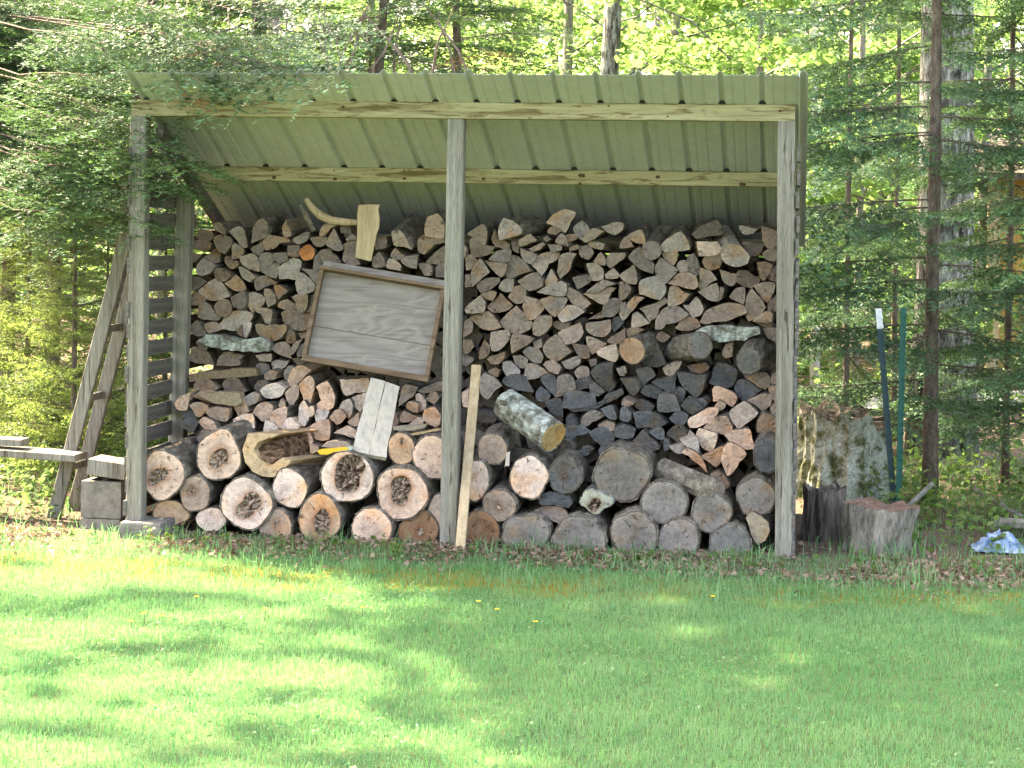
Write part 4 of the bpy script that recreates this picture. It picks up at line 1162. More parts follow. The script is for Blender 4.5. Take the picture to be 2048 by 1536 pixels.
def slab(name, u0, u1, v0, v1, n0, n1, mat, parent=tray):
    V = [tp(u, v, n) for n in (n0, n1) for v in (v0, v1) for u in (u0, u1)]
    F = [(0, 2, 3, 1), (4, 5, 7, 6), (0, 1, 5, 4), (2, 6, 7, 3), (0, 4, 6, 2), (1, 3, 7, 5)]
    return mk(name, V, F, mat, tp((u0 + u1) / 2, (v0 + v1) / 2, n0), parent)


slab('panel', 0.004, tw - 0.004, 0.004, th * 0.385, 0.0, 0.012, MT['ply'])
slab('panel', 0.004, tw - 0.004, th * 0.385 + 0.003, th + 0.05, 0.0, 0.012, MT['ply'])
slab('rim_rail', 0, tw, 0.0, 0.034, 0.0125, 0.058, MT['frame'])
slab('rim_rail', 0, tw, th - 0.018, th, 0.0125, 0.085, MT['frame'])
slab('rim_rail', 0, 0.024, 0.0345, th - 0.0185, 0.0125, 0.064, MT['frame'])
slab('rim_rail', tw - 0.024, tw, 0.0345, th - 0.0185, 0.0125, 0.064, MT['frame'])

# bleached slab leaning in front of the fresh wood
sl = empty('bleached_slab', at(740, 910, 0.2))
tag(sl, 'bleached white split slab leaning upright against the fresh firewood', 'slab')


def quad_slab(name, c4, dth, mat, parent):
    n = (c4[1] - c4[0]).cross(c4[3] - c4[0]).normalized()
    if n.y < 0:
        n = -n
    grid = []
    for v in np.linspace(0, 1, 9):
        for u in (0, 0.5, 1):
            p = c4[0].lerp(c4[1], u).lerp(c4[3].lerp(c4[2], u), v)
            grid.append(p + Vector((random.uniform(-.003, .003), random.uniform(-.004, .004), 0)))
    V = grid + [g + n * dth for g in grid]
    k = len(grid)
    F = []
    for i in range(8):
        for j in range(2):
            a = i * 3 + j
            F += [(a, a + 3, a + 4, a + 1), (a + k, a + 1 + k, a + 4 + k, a + 3 + k)]
        F += [(i * 3, i * 3 + k, i * 3 + 3 + k, i * 3 + 3), (i * 3 + 2, i * 3 + 5, i * 3 + 5 + k, i * 3 + 2 + k)]
    for j in range(2):
        F += [(j, j + 1, j + 1 + k, j + k), (24 + j, 24 + j + k, 25 + j + k, 25 + j)]
    return mk(name, V, F, mat, sum(c4, Vector()) / 4, parent)


quad_slab('half', [at(741, 755, 0.50), at(770, 762, 0.505), at(738, 909, 0.165), at(705, 900, 0.16)], 0.035, MT['whiteboard'], sl)
quad_slab('half', [at(771, 763, 0.495), at(799, 773, 0.50), at(772, 915, 0.16), at(739, 909, 0.155)], 0.035, MT['whiteboard'], sl)

# yellow-handled tool
tl_ = empty('yellow_handled_tool', at(670, 900, 0.14))
tag(tl_, 'yellow plastic tool handle lying on the hollow-hearted log', 'tool')
prism_px('handle', [(634, 902), (640, 909), (656, 909), (668, 904), (692, 902), (697, 897), (692, 894), (662, 897), (640, 899)], 0.13, 0.03, None, [MT['yellow']], parent=tl_, rough=0.0, mi=(0, 0))
prism_px('blade_socket', [(692, 894), (700, 891), (706, 894), (704, 900), (695, 901)], 0.135, 0.02, None, [MT['steel']], parent=tl_, rough=0.0, mi=(0, 0))

# lath leaning beside the middle post
beam_obj('leaning_lath', at(920, 1104, -0.14), at(953, 731, 0.36), 0.055, 0.022, MT['board'], None, up=Vector((0, 1, 0)), seg=6, jit=0.001)
tag(bpy.context.scene.objects['leaning_lath'], 'tan wooden lath leaning against the woodpile beside the middle post', 'lath')

# ------------------------------------------------------------------ things left of the shed
# concrete pier under the left post
p = at(278, 1080, -0.02)
px0, px1 = at(236, 1070, -0.12).x, at(318, 1070, -0.12).x
V = []
for z, k in ((-0.03, 1.06), (0.075, 1.0), (0.085, 0.97)):
    for sx, yy in ((0, -0.10), (1, -0.10), (1, 0.20), (0, 0.20)):
        c = (px0 + px1) / 2
        hw = (px1 - px0) / 2 * k
        V.append((c + (hw if sx else -hw), 0.05 + (yy - 0.05) * k, z))
F = [(0, 1, 5, 4), (1, 2, 6, 5), (2, 3, 7, 6), (3, 0, 4, 7), (4, 5, 9, 8), (5, 6, 10, 9), (6, 7, 11, 10), (7, 4, 8, 11), (8, 9, 10, 11), (3, 2, 1, 0)]
tag(mk('concrete_pier', V, F, MT['concrete'], ((px0 + px1) / 2, 0.05, 0)), 'low concrete pier block under the left front post of the shed', 'pier block')


def hollow_block(name, c, w, d, h, label):
    x0, x1, y0, y1 = c[0] - w / 2, c[0] + w / 2, c[1] - d / 2, c[1] + d / 2
    z0, z1 = c[2], c[2] + h
    t = 0.032
    cells = [(x0 + t, c[0] - t / 2), (c[0] + t / 2, x1 - t)]
    V, F = [], []

    def q(*vs):
        b = len(V)
        V.extend(vs)
        F.append(tuple(range(b, b + len(vs))))
    xs = [x0, cells[0][0], cells[0][1], cells[1][0], cells[1][1], x1]
    ys = [y0, y0 + t, y1 - t, y1]
    for i in range(5):
        for j in range(3):
            if j == 1 and i in (1, 3):
                a, b = xs[i], xs[i + 1]
                for (p1, p2) in (((a, ys[1]), (b, ys[1])), ((b, ys[1]), (b, ys[2])), ((b, ys[2]), (a, ys[2])), ((a, ys[2]), (a, ys[1]))):
                    q((*p1, z1), (*p1, z0 + 0.01), (*p2, z0 + 0.01), (*p2, z1))
                q((a, ys[1], z0 + 0.01), (b, ys[1], z0 + 0.01), (b, ys[2], z0 + 0.01), (a, ys[2], z0 + 0.01))
                continue
            q((xs[i], ys[j], z1), (xs[i + 1], ys[j], z1), (xs[i + 1], ys[j + 1], z1), (xs[i], ys[j + 1], z1))
    q((x0, y0, z0), (x1, y0, z0), (x1, y0, z1), (x0, y0, z1))
    q((x1, y0, z0), (x1, y1, z0), (x1, y1, z1), (x1, y0, z1))
    q((x1, y1, z0), (x0, y1, z0), (x0, y1, z1), (x1, y1, z1))
    q((x0, y1, z0), (x0, y0, z0), (x0, y0, z1), (x0, y1, z1))
    o = mk(name, V, F, MT['concrete'], (c[0], c[1], c[2]))
    tag(o, label, 'block')
    return o


cb = at(201, 1048, 0.22)
cw = at(241, 1048, 0.22).x - at(161, 1048, 0.22).x
hollow_block('concrete_block', (cb.x, 0.36, -0.085), cw * 0.97, 0.30, 0.135, 'lower concrete block sunk in the grass beside the shed, under another block')
zb = 0.055
hh = at(200, 963, 0.22).z - zb
hollow_block('concrete_block', (cb.x, 0.37, zb), cw, 0.30, max(0.18, hh), 'upper grey concrete block standing beside the left front post')
ztop = zb + max(0.18, hh)
# mossy stone and a grey plank end on the blocks
V, F = [], []
cst = Vector((at(217, 952, 0.35).x + 0.01, 0.40, ztop + 0.028))
for i in range(7):
    ph = PI * (i / 6 - 0.5)
    for j in range(12):
        a = 2 * PI * j / 12
        d = Vector((0.115 * math.cos(ph) * math.cos(a), 0.10 * math.cos(ph) * math.sin(a), 0.032 * math.sin(ph)))
        V.append(cst + d * (1 + 0.3 * nz(d.x * 20, d.y * 20, d.z * 30)))
for i in range(6):
    for j in range(12):
        a, b = i * 12 + j, i * 12 + (j + 1) % 12
        F.append((a, b, b + 12, a + 12))
tag(mk('mossy_stone', V, F, MT['stone'], cst), 'flat dark mossy stone on the upper concrete block', 'stone')
beam_obj('short_plank', at(188, 929, 0.30), at(262, 940, 0.30), 0.095, 0.22, MT['rail'], None, up=Vector((0, 1, 0)))
tag(bpy.context.scene.objects['short_plank'], 'short grey plank end resting on the mossy stone beside the left post', 'plank')

# wooden ladder leaning on the slatted side
g0 = gnd(106, 1040, -0.02)
YL = g0.y
top = at(252, 478, YL)
lad = empty('wooden_ladder', g0)
tag(lad, 'grey weathered wooden ladder leaning against the slatted left side of the shed', 'ladder')
dY = Vector((0, 0.33, 0))
ex = (top - g0) * 1.03
beam_obj('rail', g0, g0 + ex, 0.082, 0.038, MT['rail'], lad, up=Vector((0, 1, 0)), seg=6, jit=0.002)
beam_obj('rail', g0 + dY, g0 + dY + ex, 0.082, 0.038, MT['rail'], lad, up=Vector((0, 1, 0)), seg=6, jit=0.002)
for t in (0.18, 0.42, 0.66, 0.88):
    q = g0 + ex * t
    beam_obj('rung', q + Vector((0, 0.019, 0)), q + dY - Vector((0, 0.019, 0)), 0.03, 0.045, MT['rail'], lad, up=Vector((0, 0, 1)))

# plank bench reaching into the picture
YB = YL - 0.20
e1 = at(150, 917, YB)
e0 = at(-190, 893, YB)
bn = empty('plank_bench', (e0.x, YB, 0))
tag(bn, 'rough plank bench end with a chipped orange edge in front of the ladder', 'bench')
beam_obj('plank', e0 + Vector((0, 0.1, 0)), e1 + Vector((0, 0.1, 0)), 0.044, 0.22, MT['rail'], bn, up=Vector((0, 1, 0)), seg=4)
quadc = [at(50, 902, YB - 0.003), at(112, 909, YB - 0.003), at(112, 922, YB - 0.003), at(50, 915, YB - 0.003)]
quad_slab('chipped_edge', quadc, 0.006, MT['board'], bn)
quadc = [at(136, 914, YB - 0.003), at(148, 915, YB - 0.003), at(148, 922, YB - 0.003), at(136, 921, YB - 0.003)]
quad_slab('paper_tag', quadc, 0.004, MT['white_paint'], bn)
for xx in (at(-50, 900, YB).x, at(-170, 900, YB).x):
    beam_obj('leg', (xx, YB + 0.1, -0.02), (xx, YB + 0.1, e0.z - 0.027), 0.07, 0.18, MT['rail'], bn, up=Vector((0, 1, 0)))
beam_obj('wood_offcut', at(-60, 884, YB) + Vector((0, 0.1, 0.004)), at(38, 889, YB) + Vector((0, 0.1, 0.004)), 0.042, 0.14, MT['rail'], None, up=Vector((0, 1, 0)))
tag(bpy.context.scene.objects['wood_offcut'], 'short grey timber offcut lying on the plank bench', 'timber')


# ------------------------------------------------------------------ stumps and poles right of the shed
def stump(name, px_l, px_r, py_base, py_top, label, side, topm, seed, flare=1.15, lean=0.0, ragged=0.05, topshift=0.0, topslope=0.0, broken=None, rgh=0.09):
    g = gnd((px_l + px_r) / 2, py_base)
    Y = g.y
    r = (at(px_r, py_base, Y).x - at(px_l, py_base, Y).x) / 2
    h = at((px_l + px_r) / 2, py_top, Y + r * 0.3).z
    c = Vector((g.x, Y + r, -0.04))
    root = empty(name, c)
    tag(root, label, 'stump')
    N, R = 72, 14
    V, F = [], []
    for i in range(R + 1):
        t = i / R
        for j in range(N):
            a = 2 * PI * j / N
            rr = r * (1 + (flare - 1) * (1 - t) ** 2.5 + topshift * t)
            rr *= 1 + 0.17 * nz(math.cos(a) * 1.5 + seed, math.sin(a) * 1.5, t * 0.9) + rgh * nz(math.cos(a) * 5, math.sin(a) * 5 + seed, t * 1.6) + 0.6 * rgh * nz(math.cos(a) * 11, math.sin(a) * 11 + seed, t * 4)
            z = c.z + t * (h + ragged * nz(math.cos(a) * 2 + seed, math.sin(a) * 2, 7) - c.z + topslope * math.cos(a) * r)
            if broken:
                z = c.z + (z - c.z) * (1 - t * broken(a))
            V.append((c.x + rr * math.cos(a) + lean * t, c.y + rr * math.sin(a), z))
    for i in range(R):
        for j in range(N):
            a, b = i * N + j, i * N + (j + 1) % N
            F.append((a, b, b + N, a + N))
    mk('stump_side', V, F, side, c, root)
    tops = V[R * N:]
    V2, F2 = [Vector(v) for v in tops], []
    cc = sum(V2, Vector()) / N
    for s in (0.8, 0.5, 0.2):
        for v in tops:
            p_ = cc.lerp(Vector(v), s)
            V2.append(p_ + Vector((0, 0, -0.012 + 0.02 * nz(p_.x * 14, p_.y * 14, seed))))
    for i in range(3):
        for j in range(N):
            a, b = i * N + j, i * N + (j + 1) % N
            F2.append((a, b, b + N, a + N))
    F2.append(tuple(range(3 * N, 4 * N)))
    mk('cut_top', V2, F2, topm, c, root)
    return root, c, r, h


stump('lichen_stump', 1592, 1778, 1003, 822, 'big old stump crusted with pale lichen and green moss behind the dark stump', MT['lichen_stump'], MT['stump_dark'], 2.0, 1.12, 0, 0.22, 0.0, -0.12, lambda a: 0.16 if -1.2 < a < 0.5 else 0.05 if a < -2.2 else 0.0, 0.16)
stump('dark_stump', 1606, 1690, 1088, 980, 'dark split stump between the right front post and the red-topped stump', MT['stump_dark'], MT['stump_dark'], 4.4, 1.12, 0, 0.07)
stump('red_topped_stump', 1688, 1822, 1112, 1016, 'weathered grey stump with a reddish crumbling top at the edge of the lawn', MT['stump'], MT['stump_top'], 6.1, 1.05, 0.03, 0.03, 0.12, -0.05, None, 0.12)


def tpost(name, pt, pb, Y, mat, label, white_to=None):
    t, b = at(*pt, Y), at(*pb, Y)
    b = t + (b - t) * ((-0.05 - t.z) / (b - t).z)
    root = empty(name, (b.x, b.y, 0))
    tag(root, label, 'fence post')
    d = (b - t).normalized()
    cut = t if white_to is None else t + d * white_to
    beam_obj('flange', cut, b, 0.036, 0.006, mat, root, up=Vector((0, 1, 0)), bev=0.001)
    beam_obj('stem', cut + Vector((0, 0.018, 0)), b + Vector((0, 0.018, 0)), 0.007, 0.03, mat, root, up=Vector((0, 1, 0)), bev=0.001)
    if white_to:
        beam_obj('white_tip', t, cut, 0.038, 0.007, MT['white_paint'], root, up=Vector((0, 1, 0)), bev=0.001)
        beam_obj('white_tip', t + Vector((0, 0.019, 0)), cut + Vector((0, 0.019, 0)), 0.008, 0.03, MT['white_paint'], root, up=Vector((0, 1, 0)), bev=0.001)
    n = int((b - t).length / 0.055)
    for i in range(1, n):
        q = t + d * (0.055 * i) + Vector((0.016, -0.006, 0))
        beam_obj('stud', q - d * 0.008, q + d * 0.008, 0.012, 0.012, MT['white_paint'] if (white_to and 0.055 * i < white_to) else mat, root, up=Vector((0, 1, 0)), bev=0.002)


tpost('steel_fence_post', (1757, 617), (1787, 1000), 1.55, MT['dark_paint'], 'dark steel fence post with a white painted tip, leaning beside the lichen stump', 0.125)
tpost('steel_fence_post', (1807, 615), (1797, 1008), 1.50, MT['green_paint'], 'plain green steel fence post standing right of the white-tipped one')
V, F = tube([at(1812, 1018, 1.3), at(1846, 985, 1.35), at(1864, 968, 1.4), at(1868, 974, 1.42)], [0.016, 0.015, 0.017, 0.013], 8, rough=0.15)
tag(mk('bent_stick', V, F, MT['rail'], at(1840, 990, 1.35)), 'grey bent stick poking out behind the red-topped stump', 'stick')
a, b = at(1944, 976, 2.0), at(2080, 1056, 1.2)
V, F = tube([a, a.lerp(b, .4), a.lerp(b, .75), b], [0.016, 0.017, 0.018, 0.018], 8, rough=0.1)
tag(mk('grey_pole', V, F, MT['rail'], b), 'straight grey pole lying slantwise in the ferns', 'pole')
gp = gnd(2030, 1088)
beam_obj('old_plank', (gp.x - 0.10, gp.y + 0.25, 0.085), (gp.x + 0.75, gp.y + 0.22, 0.085), 0.04, 0.16, MT['rail'], None, up=Vector((0, 1, 0)))
tag(bpy.context.scene.objects['old_plank'], 'old grey plank lying low beside the crumpled blue tarp', 'plank')
# crumpled blue tarp
V, F = [], []
n = 22
gt = gnd(2003, 1108)
for i in range(n):
    for j in range(n):
        u, v = i / (n - 1) - 0.5, j / (n - 1) - 0.5
        w = max(0, 1 - (2.0 * math.hypot(u, v)) ** 2)
        V.append((gt.x + 0.30 * u + 0.03 * nz(u * 6, v * 6, 1), gt.y + 0.12 + 0.30 * v + 0.03 * nz(u * 6, v * 6, 4), 0.012 + w * (0.06 + 0.10 * abs(nz(u * 7, v * 7, 2))) + 0.012 * nz(u * 20, v * 20, 3)))
for i in range(n - 1):
    for j in range(n - 1):
        F.append((i * n + j, (i + 1) * n + j, (i + 1) * n + j + 1, i * n + j + 1))
tag(mk('blue_tarp', V, F, MT['blue'], gt), 'crumpled piece of blue and white tarp on the ground beside the old plank', 'tarp')

# ------------------------------------------------------------------ conifers
UP = np.array([0, 0, 1.0])


def norm(a):
    return a / (np.linalg.norm(a, axis=-1, keepdims=True) + 1e-9)


def needles_from_segments(P0, P1, tipf, rng, spacing, nlen, nwid, flat=1.0, lift=0.25):
    """thin triangles along twig segments -> verts (N*3,3), tint (N*3)"""
    P0, P1 = np.array(P0), np.array(P1)
    d = P1 - P0
    L = np.linalg.norm(d, axis=1)
    cnt = np.maximum(2, (L / spacing).astype(int))
    idx = np.repeat(np.arange(len(P0)), cnt)
    t = rng.random(len(idx))
    p = P0[idx] + d[idx] * t[:, None]
    dn = norm(d)[idx]
    lat = norm(np.cross(dn, UP))
    nup = np.cross(lat, dn)
    sgn = rng.choice([-1.0, 1.0], len(idx))
    ang = rng.normal(0, 1 - flat, len(idx)) * 1.4
    ld = lat * (sgn * np.cos(ang))[:, None] + nup * (np.sin(ang) * 0.8 + lift)[:, None]
    nd = norm(dn * rng.uniform(0.35, 0.8, len(idx))[:, None] + ld)
    ln = nlen * rng.uniform(0.7, 1.2, len(idx))
    wv = norm(np.cross(nd, nup) + 0.3 * rng.normal(size=(len(idx), 3))) * (nwid * 0.5)
    tip = p + nd * ln[:, None]
    V = np.stack([p - wv, p + wv, tip], 1).reshape(-1, 3)
    tint = np.clip(np.array(tipf)[idx] + rng.normal(0, 0.16, len(idx)), 0, 1)
    return V, np.repeat(tint, 3)


def conifer_branch(rng, L, spread=0.42, droop=0.15, upturn=0.1, step=0.05, spacing=0.012, nlen=0.018, nwid=0.0042, flat=0.8, subs=True, bare=0.15, hang=0.15):
    """a bough along +x. returns needle verts, tint, wood segments (p0,p1,r0,r1)"""
    n = max(6, int(L / 0.06))
    ts = np.linspace(0, 1, n + 1)
    wob = np.cumsum(rng.normal(0, 0.004, n + 1))
    ax = np.stack([ts * L, wob, -droop * L * ts ** 1.6 + upturn * L * ts ** 3], 1)

    def pos(t):
        return np.array([np.interp(t, ts, ax[:, k]) for k in range(3)])
    S0, S1, TF, wood = [], [], [], []
    for i in range(n):
        wood.append((ax[i], ax[i + 1], 0.006 * (1 - ts[i]) * min(1, L) + 0.0015, 0.006 * (1 - ts[i + 1]) * min(1, L) + 0.001))
        if ts[i] > bare + 0.1:
            S0.append(ax[i]); S1.append(ax[i + 1]); TF.append(0.25 + 0.6 * ts[i] ** 2)
    t = bare
    side = 1
    while t < 0.985:
        p = pos(t)
        ln = spread * L * (1 - t) ** 0.75 * (0.35 + 0.65 * min(1, (t - bare) / 0.18 + 0.35)) * rng.uniform(0.7, 1.15) + 0.035
        a = math.radians(rng.uniform(42, 62)) * side
        dr = np.array([math.cos(a), math.sin(a), rng.normal(-0.08, 0.10)])
        dr /= np.linalg.norm(dr)
        e = p + dr * ln + np.array([0, 0, -hang * ln])
        nseg = max(1, int(ln / 0.07))
        q0 = p
        for k in range(nseg):
            q1 = p + (e - p) * ((k + 1) / nseg) + rng.normal(0, 0.004, 3)
            S0.append(q0); S1.append(q1); TF.append(0.08 + 0.9 * ((k + 1) / nseg) ** 2)
            q0 = q1
        if ln > 0.16:
            wood.append((p, p + (e - p) * 0.7, 0.0022, 0.0008))
        if subs and ln > 0.07:
            u = 0.22
            s2 = 1
            while u < 0.95:
                b = p + (e - p) * u
                l2 = ln * 0.42 * (1 - u) * rng.uniform(0.7, 1.2) + 0.025
                a2 = a + math.radians(rng.uniform(35, 55)) * s2
                d2 = np.array([math.cos(a2), math.sin(a2), rng.normal(-0.12, 0.12)])
                S0.append(b); S1.append(b + d2 * l2); TF.append(0.25 + 0.55 * u)
                u += 0.034 / max(ln, 0.05)
                s2 = -s2
        t += step / L * rng.uniform(0.75, 1.25) * 0.5
        side = -side
    V, tint = needles_from_segments(S0, S1, TF, rng, spacing, nlen, nwid, flat)
    return V, tint, wood


def wood_mesh(segs):
    V, F = [], []
    for p0, p1, r0, r1 in segs:
        d = p1 - p0
        d = d / (np.linalg.norm(d) + 1e-9)
        s = np.cross(d, UP)
        s = s / (np.linalg.norm(s) + 1e-6)
        u = np.cross(s, d)
        b = len(V)
        for p, r in ((p0, r0), (p1, r1)):
            for k in range(3):
                a = 2 * PI * k / 3
                V.append(p + (s * math.cos(a) + u * math.sin(a)) * r)
        for k in range(3):
            F.append((b + k, b + (k + 1) % 3, b + 3 + (k + 1) % 3, b + 3 + k))
    return V, np.array(F)


BR_CACHE = {}


def branch_set(key, n, **kw):
    if key not in BR_CACHE:
        BR_CACHE[key] = [conifer_branch(RNG, **kw) for _ in range(n)]
    return BR_CACHE[key]


def place(V, az, pitch, roll, sc, pos):
    M = (Matrix.Rotation(az, 3, 'Z') @ Matrix.Rotation(-pitch, 3, 'Y') @ Matrix.Rotation(roll, 3, 'X'))
    return (np.asarray(V) * sc) @ np.array(M).T + np.array(pos)


def conifer(name, label, base, height, trunk_r, key, kw, zlist, mat, group=None, lean=(0, 0), trunkmat='trunk_brown', dead=None, top_r=0.2, wmat=None):
    """zlist: (z, azimuth, length scale, pitch)"""
    base = Vector(base)
    root = empty(name, base)
    tag(root, label, 'tree', group)
    ns = 10
    pts = [base + Vector((lean[0] * t + 0.02 * nz(t * 3, base.x, 1) * (t > 0), lean[1] * t, height * t)) for t in np.linspace(0, 1, ns)]
    V, F = tube(pts, [trunk_r * (1.15 if i == 0 else 1) * (1 - (1 - top_r) * i / (ns - 1)) for i in range(ns)], 12, rough=0.12, seed=base.x)
    mk('trunk', V, F, MT[trunkmat], base, root, smooth=True)
    bs = branch_set(key, 5, **kw)
    NV, NTi, W = [], [], []
    for z, az, sc, pit in zlist:
        b = bs[int(RNG.integers(len(bs)))]
        t = z / height
        pos = (base.x + lean[0] * t, base.y + lean[1] * t, base.z + z)
        roll = RNG.normal(0, 0.15)
        NV.append(place(b[0], az, pit, roll, sc, pos))
        NTi.append(b[1])
        for p0, p1, r0, r1 in b[2]:
            q = place(np.array([p0, p1]), az, pit, roll, sc, pos)
            W.append((q[0], q[1], r0, r1))
    NV = np.concatenate(NV)
    NTi = np.concatenate(NTi)
    mk('needles', NV, np.arange(len(NV)).reshape(-1, 3), mat, base, root, attrs={'tint': NTi})
    WV, WF = wood_mesh(W)
    mk('branches', WV, WF, wmat or MT['trunk_brown'], base, root)
    return root


def whorls(z0, z1, dz, L0, L1, n=5, pit=0.0, azr=(0, 2 * PI), jit=0.2):
    out = []
    z = z0
    while z < z1:
        t = (z - z0) / max(1e-6, z1 - z0)
        k = n if azr == (0, 2 * PI) else max(2, int(n * (azr[1] - azr[0]) / (2 * PI)))
        a0 = RNG.uniform(0, 6.3)
        for i in range(k):
            az = a0 + 2 * PI * i / k + RNG.normal(0, 0.25) if azr == (0, 2 * PI) else azr[0] + (azr[1] - azr[0]) * (i + RNG.random()) / k
            out.append((z + RNG.normal(0, dz * 0.3), az, (L0 + (L1 - L0) * t) * RNG.uniform(1 - jit, 1 + jit), pit + RNG.normal(0, 0.12)))
        z += dz
    return out


HEM = dict(L=1.0, spread=0.46, droop=0.22, upturn=0.02, step=0.062, spacing=0.0125, nlen=0.026, nwid=0.0105, flat=0.85)
SPR = dict(L=1.0, spread=0.46, droop=0.22, upturn=0.14, step=0.055, spacing=0.0120, nlen=0.034, nwid=0.0135, flat=0.55, bare=0.12, hang=0.36)
YNG = dict(L=0.6, spread=0.50, droop=0.05, upturn=0.12, step=0.058, spacing=0.0115, nlen=0.024, nwid=0.0085, flat=0.4, bare=0.05)
LOW = dict(L=1.0, spread=0.46, droop=0.2, upturn=0.06, step=0.085, spacing=0.020, nlen=0.026, nwid=0.0075, flat=0.6)

# the big hemlock just outside the frame on the left: its boughs hang over the shed's left corner
hb = at(-150, 700, 1.9)
hb = Vector((hb.x, 1.9, 0))
bl = []
for (px_, py_, Y_, sc_) in [(390, 312, -0.25, 1), (330, 345, -0.2, 1), (300, 425, -0.1, 1), (230, 445, 0.1, 1), (250, 300, 0.1, 1), (150, 330, 0.0, 1), (215, 395, 0.5, 1), (120, 420, 0.3, 1),
                             (330, 140, 0.0, 1), (250, 190, 0.3, 1), (180, 130, 0.2, 1), (120, 230, 0.0, 1), (220, 240, 0.7, 1), (60, 300, -0.1, 1), (80, 390, 0.1, 1), (40, 180, 0.2, 1), (140, 60, 0.1, 1),
                             (60, 60, 0.3, 1), (260, 90, 0.8, 1), (100, 150, 0.9, 1), (160, 270, 1.0, 1), (60, 450, 0.5, 1), (180, 350, 1.1, 1), (20, 240, 0.6, 1), (240, 20, 0.5, 1), (40, 350, 0.8, 1), (100, 300, 0.6, 1), (30, 430, 0.0, 1), (150, 200, 0.5, 1), (200, 50, 0.9, 1),
                             (610, 132, -0.55, 1), (570, 118, -0.45, 1), (110, 100, 0.7, 1), (70, 210, 0.4, 1), (150, 420, 0.8, 1)] + [(RNG.uniform(-10, 260), RNG.uniform(0, 450), RNG.uniform(-0.1, 1.6), 1) for _ in range(34)]:
    tip = at(px_, py_, Y_ if (px_, py_) in ((390, 312), (330, 345), (300, 425), (610, 132), (570, 118)) else Y_ + 1.3)
    d = tip - hb
    hl_ = math.hypot(d.x, d.y)
    z = tip.z + 0.2 * hl_
    bl.append((z, math.atan2(d.y, d.x), hl_ * 1.0, 0.0))
hroot = empty('hemlock_tree', hb)
tag(hroot, 'dark hemlock whose flat boughs hang in front of the left shed post and roof corner', 'tree', 'hemlocks around the shed')
V, F = tube([hb + Vector((0.03 * nz(i, 1), 0.03 * nz(i, 5), 0.5 * i)) for i in range(10)], [0.15 - 0.008 * i for i in range(10)], 12, rough=0.12)
mk('trunk', V, F, MT['trunk_brown'], hb, hroot, smooth=True)
HSETS = {L_: [conifer_branch(RNG, L_, spread=0.36 + 0.10 / L_, droop=0.20, upturn=0.0, step=0.066, spacing=0.0098, nlen=0.022, nwid=0.0085, flat=0.8, bare=max(0.1, 1 - 1.35 / L_), hang=0.25) for _ in range(3)] for L_ in (0.8, 1.2, 1.6, 2.0, 2.5)}
NV, NTi, W = [], [], []
for z, az, ln, pit in bl:
    L_ = min(HSETS, key=lambda q: abs(q - ln))
    b_ = HSETS[L_][int(RNG.integers(3))]
    roll = RNG.normal(0, 0.2)
    pos = (hb.x, hb.y, z)
    NV.append(place(b_[0], az, pit, roll, ln / L_, pos))
    NTi.append(b_[1])
    for p0, p1, r0, r1 in b_[2]:
        q = place(np.array([p0, p1]), az, pit, roll, ln / L_, pos)
        W.append((q[0], q[1], r0 * 1.3, r1 * 1.3))
WIDE = [conifer_branch(RNG, 1.0, spread=0.50, droop=0.14, upturn=0.0, step=0.05, spacing=0.0085, nlen=0.021, nwid=0.0072, flat=0.85, bare=0.08, hang=0.22) for _ in range(3)]
for (b3, t3) in [((170, 290, 0.9), (405, 318, -0.3)), ((120, 300, 0.8), (330, 350, -0.25)), ((90, 330, 0.8), (300, 366, -0.2)), ((60, 395, 0.8), (305, 432, -0.12)), ((30, 420, 0.9), (255, 452, 0.0)), ((200, 60, 1.0), (420, 148, -0.42)), ((330, 70, 1.0), (605, 150, -0.5)),
                 ((300, 60, 0.8), (520, 140, -0.45)), ((60, 230, 0.9), (270, 262, 0.3)), ((40, 150, 0.9), (250, 150, 0.2)), ((20, 300, 0.7), (160, 345, 0.1)), ((20, 340, 0.9), (190, 410, 0.2)), ((-40, 370, 0.6), (90, 400, 0.0)), ((-40, 200, 0.8), (130, 250, 0.3)), ((60, 60, 0.9), (240, 90, 0.4))]:
    B_, T_ = at(*b3), at(*t3)
    d_ = T_ - B_
    ln = d_.length * 1.08
    az, pit, roll = math.atan2(d_.y, d_.x), math.asin(max(-1, min(1, d_.z / d_.length))) + 0.10, RNG.normal(0, 0.18)
    b_ = WIDE[int(RNG.integers(3))]
    NV.append(place(b_[0], az, pit, roll, ln, B_))
    NTi.append(b_[1])
    for p0, p1, r0, r1 in b_[2]:
        q = place(np.array([p0, p1]), az, pit, roll, ln, B_)
        W.append((q[0], q[1], r0, r1))
    s_ = np.array((hb.x, hb.y, B_.z + 0.18))
    m_ = (s_ + np.array(B_)) / 2 + np.array((0, 0, 0.05))
    W += [(s_, m_, 0.010, 0.008), (m_, np.array(B_), 0.008, 0.006)]
NV = np.concatenate(NV)
mk('needles', NV, np.arange(len(NV)).reshape(-1, 3), MT['hemlock'], hb, hroot, attrs={'tint': np.concatenate(NTi)})
WV, WF = wood_mesh(W)
mk('branches', WV, WF, MT['trunk_brown'], hb, hroot)

